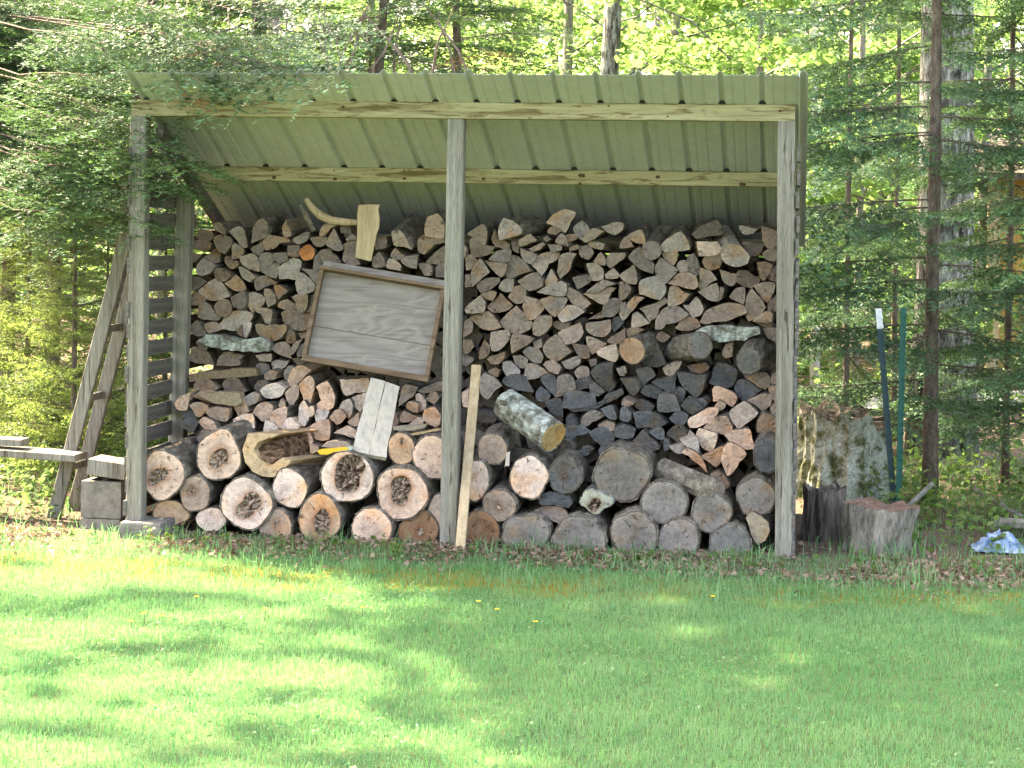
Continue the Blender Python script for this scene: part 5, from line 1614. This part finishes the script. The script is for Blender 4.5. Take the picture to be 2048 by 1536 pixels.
# hemlocks behind the shed, leaning trunks above the roof
for (px_, Y_, z0, z1, L0, lean_, lab) in [
    (245, 3.4, 1.85, 3.9, 1.35, (0.55, 0), 'leaning hemlock with brown trunk behind the left end of the roof'),
    (110, 4.6, 1.9, 4.2, 1.4, (0.1, 0), 'shadowy hemlock rising behind the sunlit young spruces'),
    (20, 5.6, 1.7, 4.4, 1.5, (0.1, 0), 'dense dark hemlock behind the boughs of the nearest hemlock'),
    (515, 3.8, 2.35, 4.6, 1.3, (-0.1, 0), 'hemlock with reddish trunk and dry twigs behind the shed roof'),
    (730, 4.4, 2.45, 4.6, 1.3, (0.3, 0), 'slender hemlock with bare lower twigs behind the middle of the shed roof'),
    (925, 5.2, 2.5, 4.9, 1.2, (-0.2, 0), 'hemlock with pale green boughs behind the shed left of the two grey trunks'),
    (-40, 8.5, 1.0, 4.6, 1.7, (0.2, 0), 'dark hemlock filling the gap behind the sunny young spruces')]:
    g = at(px_, 460, Y_)
    conifer('hemlock_tree', lab, (g.x - lean_[0] * 0.3, Y_, 0), 5.2, 0.075, 'hem', HEM, whorls(z0, z1, 0.13 if px_ < 300 else 0.20, L0, L0 * 0.8, 4, 0.03), MT['hemlock'], 'hemlocks behind the shed', lean_)

# dead orange needles and bare twigs caught behind the roof
for (px_, py_, Y_, lab) in [(470, 92, 0.1, 'bough of rust-orange dead needles hanging above the roof left of the leaning trunks'), (360, 150, -0.4, 'small rusty dead hemlock sprig lying over the roof edge'), (960, 100, 3.6, 'faded orange dead bough behind the middle of the roof')]:
    c = at(px_, py_, Y_)
    bs = [conifer_branch(RNG, 0.35, spread=0.5, droop=0.3, upturn=0, step=0.06, spacing=0.011, nlen=0.016, nwid=0.0045, flat=0.6) for _ in range(3)]
    NV, NTi, W = [], [], []
    for q in range(5 if Y_ > 0 else 2):
        b = bs[q % 3]
        az, pit = RNG.uniform(0, 6.3), RNG.uniform(-0.8, 0.2)
        ps = np.array(c) + RNG.normal(0, 0.06, 3) * (1 if Y_ > 0 else 0.3)
        NV.append(place(b[0], az, pit, 0, 1, ps)); NTi.append(b[1])
        for p0, p1, r0, r1 in b[2]:
            w = place(np.array([p0, p1]), az, pit, 0, 1, ps)
            W.append((w[0], w[1], r0 * 0.5, r1 * 0.5))
    NV = np.concatenate(NV)
    db = mk('dead_bough', NV, np.arange(len(NV)).reshape(-1, 3), MT['dead_needles'], c, attrs={'tint': np.concatenate(NTi)})
    WV, WF = wood_mesh(W)
    mk('twigs', WV, WF, MT['trunk_brown'], c, db)
    tag(db, lab, 'bough')
rt = random.Random(3)
for i in range(16):
    px_, Y_ = rt.uniform(560, 1000), rt.uniform(2.6, 4.0)
    a = at(px_, 165, Y_)
    pts = [a]
    dx = rt.uniform(-0.45, 0.25)
    for k in range(1, 6):
        pts.append(a + Vector((dx * k / 5 * (0.6 + 0.1 * k) + rt.uniform(-.02, .02), rt.uniform(-.03, .03), 0.11 * k + rt.uniform(-.01, .01))))
    V, F = tube(pts, [0.013, 0.011, 0.009, 0.008, 0.006, 0.003], 5)
    tag(mk('bare_twig', V, F, MT['trunk_brown'], a), 'bare pinkish-brown twig rising behind the shed roof', 'twig', 'bare twigs behind the roof')

# sunlit young spruces left of the shed
for (px_, Y_, h_, L0, lab) in [
    (148, 2.2, 2.15, 1.2, 'sunlit young spruce with a straight yellowish stem right beside the ladder'),
    (58, 3.3, 2.25, 1.3, 'sunlit young spruce next to the one beside the ladder, brown stem'),
    (-25, 4.6, 1.9, 1.2, 'young spruce at the far side of the two sunlit spruces, mostly cut off'),
    (215, 3.6, 1.75, 1.1, 'low young spruce glowing behind the ladder and the slatted wall'),
    (330, 4.2, 1.9, 1.2, 'young spruce seen through the gaps of the slatted shed wall')]:
    g = at(px_, 700, Y_)
    conifer('young_spruce', lab, (g.x, Y_, 0), h_, 0.026, 'yng', YNG, whorls(0.12, h_ * 0.93, 0.135, L0, 0.30, 6, 0.22), MT['young'], 'young spruces', top_r=0.25)

# spruces right of the shed
g = at(1864, 700, 2.45)
zl = []
for (py_, az, sc, pit) in [(20, PI + 0.1, 1.25, 0.0), (120, PI - 0.3, 0.9, -0.05), (195, PI, 1.3, 0.05), (245, PI + 0.35, 1.3, 0.05), (265, -0.35, 1.1, 0.05), (295, PI + 0.15, 1.4, 0.0), (300, PI + 0.9, 0.9, 0), (310, -0.9, 0.85, 0),
                           (430, PI + 0.1, 1.4, 0.03), (445, PI - 0.35, 1.2, 0.0), (465, PI + 0.8, 0.8, 0.0), (545, PI + 0.1, 1.35, 0.03), (560, -0.1, 1.05, 0.05), (590, PI + 0.5, 1.1, 0.05), 
                           (680, PI + 0.25, 1.3, 0.05), (690, -0.4, 0.95, 0), (700, PI + 1.0, 0.8, 0), (790, PI - 0.1, 0.9, 0), (760, 0.0, 0.9, 0.05), (350, 1.5, 0.9, 0), (500, 1.8, 0.9, 0), (650, 1.3, 0.9, 0)]:
    zl.append((at(1864, py_, 2.45).z + 0.10, az, sc * 1.12, pit))
conifer('spruce_tree', 'spruce with a thin brown trunk and tiered boughs in front of the big lichen-barked maple', (g.x, 2.45, 0), 5.0, 0.052, 'spr', SPR, zl + whorls(3.6, 4.9, 0.3, 1.0, 0.6, 5), MT['spruce'], 'spruces right of the shed', top_r=0.45)
for (px_, Y_, z0, L0, r_, dz_, lab) in [(2014, 3.3, 0.5, 0.95, 0.028, 0.27, 'spruce with a very thin dark trunk near the ochre wall'), (2150, 1.9, 0.7, 1.0, 0.06, 0.34, 'spruce mostly cut off beyond the ferns'), (1694, 5.2, 0.4, 1.0, 0.026, 0.5, 'slim spruce standing behind the lichen stump close to the shed'), (1790, 6.5, 0.4, 1.1, 0.028, 0.6, 'shaded spruce further back behind the two steel fence posts')]:
    g = at(px_, 700, Y_)
    conifer('spruce_tree', lab, (g.x, Y_, 0), 5.0, r_, 'spr', SPR, whorls(z0, 4.4, dz_, L0, 0.7, 4, 0.02), MT['spruce'], 'spruces right of the shed', top_r=0.5)

# ------------------------------------------------------------------ broadleaved trees
def leaf_quads(C, nrm, size, rng):
    """folded leaf: two triangles per leaf; C (n,3) centres, nrm (n,3) face normals, size (n)"""
    n = len(C)
    r = norm(rng.normal(size=(n, 3)))
    a = norm(np.cross(nrm, r))
    b = np.cross(nrm, a)
    s = size[:, None]
    base = C - a * s * 0.5
    tip = C + a * s * 0.5 - nrm * s * 0.12
    l = C + b * s * 0.34 + nrm * s * 0.06
    rr = C - b * s * 0.34 + nrm * s * 0.06
    V = np.stack([base, rr, tip, l], 1).reshape(-1, 3)
    F = np.arange(4 * n).reshape(-1, 4)
    return V, F


def clump_leaves(centres, radii, n_per, size, rng, flat=0.45):
    C, N, S = [], [], []
    for c, r in zip(centres, radii):
        k = n_per
        u = norm(rng.normal(size=(k, 3))) * (rng.random(k) ** 0.5)[:, None]
        C.append(np.array(c) + u * np.array([r, r, r * flat]))
        N.append(norm(rng.normal(0, 0.55, (k, 3)) + UP))
        S.append(size * rng.uniform(0.6, 1.25, k))
    return np.concatenate(C), np.concatenate(N), np.concatenate(S)


def broadleaf(name, label, base, height, r, mat_trunk, n_clump, n_per, zlow, zhigh, spread, leaf=0.085, group=None, lean=(0, 0), leafmat='maple_leaf', top=0.5):
    base = Vector(base)
    root = empty(name, base)
    tag(root, label, 'tree', group)
    rng = RNG
    pts = [base + Vector((lean[0] * t + 0.05 * nz(t * 2, base.x), lean[1] * t, height * t)) for t in np.linspace(0, 1, 9)]
    V, F = tube(pts, [r * (1.2 if i == 0 else 1) * (1 - (1 - top) * i / 8) for i in range(9)], 14, rough=0.10, seed=base.y)
    mk('trunk', V, F, MT[mat_trunk], base, root, smooth=True)
    cen, rad, W = [], [], []
    for i in range(n_clump):
        z = rng.uniform(zlow, zhigh)
        a = rng.uniform(0, 6.283)
        d = spread * rng.uniform(0.15, 1.0) ** 0.7
        c = np.array([base.x + lean[0] * z / height + d * math.cos(a), base.y + d * math.sin(a), base.z + z])
        cen.append(c)
        rad.append(rng.uniform(0.3, 0.62) * max(0.5, spread / 2.2))
        if i % 2 == 0:
            t0 = max(0.05, (z - 0.45 * d) / height)
            s = np.array(base) + np.array([lean[0] * t0, lean[1] * t0, height * t0])
            m = (s + c) / 2 + np.array([0, 0, 0.1 * d])
            rr = 0.008 + 0.006 * d
            W += [(s, m, rr, rr * 0.7), (m, c, rr * 0.7, rr * 0.3)]
    C, N, S = clump_leaves(cen, rad, n_per, leaf, rng)
    V, F = leaf_quads(C, N, S, rng)
    tint = np.repeat(np.clip(rng.normal(0.5, 0.25, len(C)), 0, 1), 4)
    mk('crown', V, F, MT[leafmat], base, root, attrs={'tint': tint})
    if W:
        WV, WF = wood_mesh(W)
        mk('limbs', WV, WF, MT[mat_trunk], base, root)
    return root


DEC = [  # px, Y, radius, bark, clumps, label
 (1887, 5.6, 0.205, 'trunk_maple', 0, 'big maple with black and silver lichen-crusted bark behind the thin spruce'),
 (1122, 13.0, 0.075, 'trunk_grey', 34, 'slim grey hardwood trunk, left one of the pair rising above the roof'),
 (1199, 12.0, 0.135, 'trunk_maple', 34, 'stout dark-barked hardwood trunk, right one of the pair rising above the roof'),
 (1488, 11.0, 0.034, 'trunk_grey', 46, 'thin leaning hardwood stem among bright leaves above the right half of the roof'),
 (1634, 12.0, 0.05, 'trunk_pale', 40, 'pale birch trunk close to the right edge of the shed'),
 (1712, 9.0, 0.04, 'trunk_grey', 44, 'thin dark hardwood stem between the shed and the lichen-barked maple'),
 (1330, 15.0, 0.07, 'trunk_grey', 60, 'leafy young maple behind the middle of the roof'),
 (1430, 18.0, 0.09, 'trunk_grey', 60, 'leafy maple deep in the wood behind the thin leaning stem'),
 (1560, 20.0, 0.10, 'trunk_grey', 60, 'leafy maple in the wood behind the right roof corner'),
 (1760, 16.0, 0.07, 'trunk_grey', 60, 'leafy maple in the wood left of the lichen-barked maple'),
 (1830, 21.0, 0.10, 'trunk_grey', 60, 'leafy maple far behind the lichen-barked maple'),
 (1960, 13.5, 0.06, 'trunk_grey', 54, 'leafy maple in the wood right of the lichen-barked maple'),
 (2060, 18.0, 0.08, 'trunk_grey', 50, 'leafy maple far back above the ochre wall'),
 (1040, 17.0, 0.08, 'trunk_grey', 56, 'leafy maple in the wood left of the two trunks above the roof'),
 (900, 20.0, 0.09, 'trunk_grey', 50, 'leafy maple behind the hemlock boughs over the roof'),
 (720, 16.0, 0.07, 'trunk_grey', 50, 'leafy maple glimpsed through the bare twigs above the roof'),
 (520, 19.0, 0.08, 'trunk_grey', 50, 'leafy maple glimpsed behind the reddish hemlock trunk'),
 (330, 15.0, 0.07, 'trunk_grey', 44, 'leafy maple behind the leaning hemlock'),
 (150, 17.0, 0.08, 'trunk_grey', 44, 'leafy maple behind the dark hemlock boughs'),
 (1660, 24.0, 0.10, 'trunk_pale', 50, 'pale-trunked leafy tree deep in the wood beside the shed'),
 (1260, 23.0, 0.11, 'trunk_grey', 60, 'leafy tree deep in the wood right of the pair of trunks'),
]
for (px_, Y_, r_, bk, nc, lab) in DEC:
    g = at(px_, 460, Y_)
    if nc == 0:
        continue
    broadleaf('maple_tree', lab, (g.x, Y_, -0.05), 9.0, r_, bk, nc, 110, 0.9, 6.6, 2.3 if Y_ > 10 else 1.7, leaf=0.095 + 0.002 * Y_, group='maples in the wood', lean=(0.35 if px_ == 1488 else RNG.normal(0, 0.15), 0))

# ------------------------------------------------------------------ tall trees whose high crowns shade shed and lawn
SUNP = [(130, 1155, 420, 34), (430, 1175, 220, 14), (40, 1262, 190, 24), (180, 1368, 330, 17), (470, 1345, 300, 20), (600, 1332, 140, 22), (330, 1440, 300, 26), (800, 1490, 140, 24), (90, 1500, 230, 34), (1010, 1534, 160, 14), (30, 1420, 120, 14)]
sd = np.array(SUN_DIR)
broadleaf('maple_tree', DEC[0][5], (at(1883, 460, 5.6).x, 5.6, -0.05), 11.0, 0.255, 'trunk_maple', 40, 60, 7.0, 11.5, 3.0, leaf=0.16, group='maples in the wood', leafmat='canopy_leaf')
talls = [(Vector((-9.6, 4.6, -0.05)), 0.18, 'trunk_grey', 'tall maple left of the hemlock whose crown shades the lawn'),
         (Vector((-13.5, 8.0, -0.05)), 0.2, 'trunk_grey', 'tall maple further left whose crown shades the far lawn'),
         (Vector((-16.5, 1.5, -0.05)), 0.2, 'trunk_grey', 'tall maple at the edge of the lawn furthest from the shed')]
leafC = [[], [], []]
rng = RNG
n_try = 44000
gx = rng.uniform(-9.5, 6.5, n_try)
gy = rng.uniform(-10.0, 6.5, n_try)
zz = rng.uniform(12.5, 17.0, n_try)
for x, y, z in zip(gx, gy, zz):
    if y > -0.9 and not (x > 0.35):
        continue
    if y > 0 and x > 3.8:
        continue
    P = (x, y, 0.0)
    px_, py_ = topx(P)
    keep = 1.0 if px_ > 1000 else 0.62 if px_ > 760 else 0.25
    if y > 2.0:
        keep = 0.35
    if px_ < 650 and 1112 < py_ < 1120:
        keep = 0.3
    for (cx, cy, rx, ry) in SUNP:
        q = ((px_ - cx) / rx) ** 2 + ((py_ - cy) / ry) ** 2
        if q < 1.0:
            keep = 0.0 if q < 0.6 else min(keep, 0.2)
    # clumpy crown
    if mnoise.noise(Vector((x * 0.9, y * 0.9, 4.0))) < -0.42 and px_ < 1000:
        keep *= 0.45
    if rng.random() > keep:
        continue
    p = np.array(P) + sd * (z / sd[2])
    k = int(np.argmin([math.hypot(p[0] - t[0].x, p[1] - t[0].y) for t in talls]))
    leafC[k].append(p)
for k, (b, r_, bk, lab) in enumerate(talls):
    root = empty('tall_maple', b)
    tag(root, lab, 'tree', 'tall shade trees')
    C = np.array(leafC[k])
    ctr = C.mean(0)
    H = 15.0
    pts = [b + Vector(((ctr[0] - b.x) * 0.10 * t * t, (ctr[1] - b.y) * 0.10 * t * t, H * t)) for t in np.linspace(0, 1, 12)]
    V, F = tube(pts, [r_ * (1.25 if i == 0 else 1.05 if i == 1 else 1) * (1 - 0.6 * i / 11) for i in range(12)], 20, rough=0.10, seed=k)
    mk('trunk', V, F, MT[bk], b, root, smooth=True)
    S = rng.uniform(0.20, 0.36, len(C))
    N = norm(rng.normal(0, 0.5, (len(C), 3)) + UP)
    V, F = leaf_quads(C, N, S, rng)
    mk('crown', V, F, MT['canopy_leaf'], b, root, attrs={'tint': np.repeat(np.clip(rng.normal(0.5, 0.2, len(C)), 0, 1), 4)})
    W = []
    for q in range(14):
        e = C[int(rng.integers(len(C)))]
        t0 = rng.uniform(0.55, 0.85)
        s = np.array(b) + np.array([(ctr[0] - b.x) * 0.1 * t0 * t0, (ctr[1] - b.y) * 0.1 * t0 * t0, H * t0])
        m = (s + e) / 2 + np.array([0, 0, 0.4])
        W += [(s, m, 0.05, 0.035), (m, e, 0.035, 0.008)]
    WV, WF = wood_mesh(W)
    mk('limbs', WV, WF, MT['trunk_grey'], b, root)

# ------------------------------------------------------------------ the wood far behind
C, N, S = [], [], []
for i in range(640):
    x, y = rng.uniform(-26, 22), rng.uniform(27, 44)
    z = rng.uniform(0.3, 9.5)
    u = norm(rng.normal(size=(90, 3))) * (rng.random(90) ** 0.5)[:, None]
    C.append(np.array([x, y, z]) + u * np.array([1.5, 1.5, 0.75]))
    N.append(norm(rng.normal(0, 0.6, (90, 3)) + UP))
    S.append(rng.uniform(0.16, 0.32, 90))
C, N, S = np.concatenate(C), np.concatenate(N), np.concatenate(S)
V, F = leaf_quads(C, N, S, rng)
fw = mk('far_wood', V, F, MT['maple_leaf'], (0, 35, 0), attrs={'tint': np.repeat(np.clip(rng.normal(0.45, 0.28, len(C)), 0, 1), 4)})
tag(fw, 'mass of sunlit leaves of the far wood behind the maples', 'wood', kind='stuff')
V, F = [], []
for i in range(46):
    x, y = rng.uniform(-20, 18), rng.uniform(24, 40)
    v, f = tube([(x, y, -0.2), (x + rng.normal(0, .2), y, 5), (x + rng.normal(0, .4), y, 10)], [0.13, 0.11, 0.07], 6)
    b = len(V)
    V += v
    F += [tuple(b + q for q in ff) for ff in f]
tf = mk('far_trunks', V, F, MT['trunk_grey'], (0, 33, 0))
tag(tf, 'thicket of distant trunks of the far wood', 'wood', kind='stuff')

# ochre building glimpsed at the right edge
bx, by = at(1985, 600, 13.0).x, 13.0
cab = empty('ochre_cabin', (bx, by, 0))
tag(cab, 'ochre board wall of a building glimpsed through the spruces', 'building')
for i in range(22):
    beam_obj('wall_board', (bx + 0.1 + 0.165 * i, by, -0.05), (bx + 0.1 + 0.165 * i, by, 2.45), 0.155, 0.03, MT['ochre'], cab)
beam_obj('corner_post', (bx, by - 0.03, -0.05), (bx, by - 0.03, 2.5), 0.14, 0.14, MT['board'], cab)
V = [(bx - 0.4, by - 0.5, 2.42), (bx + 4.2, by - 0.5, 2.42), (bx + 4.2, by + 3.5, 3.6), (bx - 0.4, by + 3.5, 3.6)]
V += [(a, b, c + 0.08) for a, b, c in V]
mk('roof', V, [(3, 2, 1, 0), (4, 5, 6, 7), (0, 1, 5, 4), (1, 2, 6, 5), (2, 3, 7, 6), (3, 0, 4, 7)], MT['stump_dark'], (bx, by, 2.5), cab)

# ------------------------------------------------------------------ lawn, litter, undergrowth
def frustum_ok(x, y, mx=150):
    q = topx((x, y, 0.0))
    return -mx < q[0] < 2048 + mx


def grass(n, x0, x1, y0, y1, hmin, hmax, name, label, dens=None, wid=0.0042, tintmu=0.35):
    x = rng.uniform(x0, x1, n)
    y = rng.uniform(y0, y1, n)
    keep = np.array([frustum_ok(a, b) for a, b in zip(x, y)])
    if dens is not None:
        keep &= np.array([rng.random() < dens(a, b) for a, b in zip(x, y)])
    x, y = x[keep], y[keep]
    z = np.array([ground_z(a, b) for a, b in zip(x, y)])
    n = len(x)
    tuft = np.array([mnoise.noise(Vector((a * 3.5, b * 3.5, 2.0))) for a, b in zip(x, y)])
    big = np.array([mnoise.noise(Vector((a * 0.9, b * 0.9, 6.0))) for a, b in zip(x, y)])
    h = rng.uniform(hmin, hmax, n) * (1 + 0.45 * tuft + 0.25 * big)
    az = rng.uniform(0, 6.283, n)
    ln = rng.uniform(0.1, 0.75, n)
    d = np.stack([np.cos(az), np.sin(az), np.zeros(n)], 1)
    az2 = rng.uniform(0, 6.283, n)
    w = np.stack([np.cos(az2), np.sin(az2), np.zeros(n)], 1) * (wid * rng.uniform(0.6, 1.3, n))[:, None] * 0.5
    p = np.stack([x, y, z - 0.004], 1)
    mid = p + UP * (h * 0.55)[:, None] + d * (h * ln * 0.25)[:, None]
    tip = p + UP * (h * (1 - 0.35 * ln))[:, None] + d * (h * ln * 0.9)[:, None]
    V = np.stack([p - w, p + w, mid + w * 0.8, mid - w * 0.8, tip], 1).reshape(-1, 3)
    b = np.arange(n) * 5
    tri = np.concatenate([np.stack([b, b + 1, b + 2], 1), np.stack([b, b + 2, b + 3], 1), np.stack([b + 3, b + 2, b + 4], 1)])
    tint = np.clip(tintmu + 0.30 * tuft + 0.40 * big + rng.normal(0, 0.2, n) + (rng.random(n) < 0.10) * 0.5, 0, 1)
    o = mk(name, V, tri, MT['grass'], (0, -3, 0), attrs={'tint': np.repeat(tint, 5)})
    tag(o, label, 'grass', kind='stuff')


def lawn_dens(x, y):
    if y < -0.62:
        m = 1.0
        if -1.3 < y:
            m = 0.62 if mnoise.noise(Vector((x * 2.3, y * 2.3, 0.0))) > 0.0 else 0.9
        return m
    if y < 0.1:
        return 0.5 + 0.3 * mnoise.noise(Vector((x * 2, y * 2, 1)))
    return 0.10


grass(460000, -7.2, 3.2, -6.2, 0.1, 0.022, 0.048, 'lawn_grass', 'short green mown lawn grass in front of the shed', lawn_dens, 0.0034, 0.42)
grass(9000, -7.0, 3.2, -1.3, 0.35, 0.06, 0.13, 'tall_grass', 'longer tufts of grass along the foot of the shed', lambda x, y: 0.75 if mnoise.noise(Vector((x * 2.6, y * 2.6, 9))) > 0.05 else 0.08, 0.006, 0.45)
grass(2600, -7.0, -4.0, -1.6, -0.9, 0.07, 0.14, 'tall_grass', 'sunlit fringe of taller grass at the edge of the lawn left of the shed', None, 0.006, 0.6)
grass(26000, -7.5, 4.5, 0.1, 5.0, 0.05, 0.14, 'wood_grass', 'thin grass on the floor of the wood beside the shed', lambda x, y: 0.0 if -3.9 < x < 0.15 and y < 1.9 else 0.5, 0.006, 0.5)

# dead leaves
n = 9500
x = rng.uniform(-7, 3.3, n)
y = rng.normal(-0.22, 0.24, n)
x2 = rng.uniform(-7, 5, 4500)
y2 = rng.uniform(0.0, 5.0, 4500)
x3 = rng.uniform(0.0, 3.3, 2600)
y3 = rng.normal(-0.5, 0.2, 2600)
x, y = np.concatenate([x, x2, x3]), np.concatenate([y, y2, y3])
kp = np.array([mnoise.noise(Vector((a * 1.7, b * 1.7, 12))) > -0.22 and frustum_ok(a, b) and b < 5 for a, b in zip(x, y)])
x, y = x[kp], y[kp]
z = np.array([ground_z(a, b) for a, b in zip(x, y)]) + rng.uniform(0.004, 0.028, len(x))
C = np.stack([x, y, z], 1)
N = norm(rng.normal(0, 0.55, (len(x), 3)) + UP)
V, F = leaf_quads(C, N, rng.uniform(0.018, 0.048, len(x)), rng)
tag(mk('leaf_litter', V, F, MT['litter'], (0, 0, 0), attrs={'tint': np.repeat(np.clip(rng.normal(0.5, 0.28, len(x)), 0, 1), 4)}), 'brown dead leaves strewn along the foot of the shed and stumps', 'leaves', kind='stuff')

# undergrowth on the floor of the wood: loose leafy stems
C, N, S = [], [], []


def weeds(n, x0, x1, y0, y1, h0, h1, size):
    for i in range(n):
        a, b = rng.uniform(x0, x1), rng.uniform(y0, y1)
        if -4.0 < a < 0.2 and -0.2 < b < 2.0:
            continue
        h = rng.uniform(h0, h1)
        k = int(rng.integers(6, 16))
        t = rng.random(k)
        ang = rng.uniform(0, 6.283, k)
        rr = 0.05 + 0.10 * rng.random(k)
        C.append(np.stack([a + rr * np.cos(ang) * h * 3, b + rr * np.sin(ang) * h * 3, ground_z(a, b) + 0.02 + h * t], 1))
        N.append(norm(rng.normal(0, 0.45, (k, 3)) + UP))
        S.append(rng.uniform(0.6, 1.3, k) * size)


weeds(420, -7.2, -3.9, 0.4, 3.2, 0.05, 0.30, 0.045)
weeds(700, 0.6, 4.2, 0.3, 4.5, 0.05, 0.30, 0.05)
weeds(900, -12, 12, 4.5, 16, 0.1, 0.55, 0.09)
weeds(900, -18, 16, 10, 30, 0.2, 0.9, 0.14)
weeds(70, -4.6, 1.8, -0.5, -0.05, 0.03, 0.10, 0.035)
C, N, S = np.concatenate(C), np.concatenate(N), np.concatenate(S)
V, F = leaf_quads(C, N, S, rng)
tag(mk('undergrowth', V, F, MT['fern'], (0, 2, 0), attrs={'tint': np.repeat(np.clip(rng.normal(0.5, 0.25, len(C)), 0, 1), 4)}), 'low green undergrowth covering the floor of the wood', 'undergrowth', kind='stuff')

# clover and other small broad leaves in the lawn
n = 26000
x, y = rng.uniform(-7.0, 3.2, n), rng.uniform(-5.6, -0.4, n)
kp = np.array([mnoise.noise(Vector((a * 1.3, b * 1.3, 21))) > 0.02 and frustum_ok(a, b) for a, b in zip(x, y)])
x, y = x[kp], y[kp]
z = np.array([ground_z(a, b) for a, b in zip(x, y)]) + rng.uniform(0.012, 0.036, len(x))
V, F = leaf_quads(np.stack([x, y, z], 1), norm(rng.normal(0, 0.4, (len(x), 3)) + UP), rng.uniform(0.010, 0.022, len(x)), rng)
tag(mk('clover', V, F, MT['grass'], (0, -3, 0), attrs={'tint': np.repeat(np.clip(rng.normal(0.3, 0.3, len(x)), 0, 1), 4)}), 'small clover leaves scattered through the lawn', 'clover', kind='stuff')

# yellow lawn flowers
for (px_, py_) in [(530, 1219), (323, 1233), (262, 1244), (288, 1228), (725, 1216), (994, 1220), (1071, 1245), (1426, 1194), (957, 1204), (393, 1195)]:
    g = gnd(px_, py_, 0.045)
    root = empty('yellow_flower', (g.x, g.y, 0))
    tag(root, 'small yellow hawkweed-like flower in the lawn', 'flower', 'yellow flowers in the lawn')
    V, F = [(g.x, g.y, 0.05)], []
    for j in range(14):
        a = 2 * PI * j / 14
        r_ = 0.013 if j % 2 else 0.009
        V.append((g.x + r_ * math.cos(a), g.y + r_ * math.sin(a), 0.049 + 0.003 * (j % 2)))
    for j in range(14):
        F.append((0, 1 + j, 1 + (j + 1) % 14))
    mk('petals', V, F, MT['flower'], g, root)
    V, F = tube([(g.x, g.y, -0.01), (g.x + 0.002, g.y, 0.049)], [0.0016, 0.0014], 5)
    mk('stem', V, F, MT['green_paint'], g, root)

for o in bpy.data.objects:
    if o.parent is not None and o.name.split('.')[0] in ('needles', 'branches', 'limbs', 'crown', 'twigs'):
        o['kind'] = 'stuff'
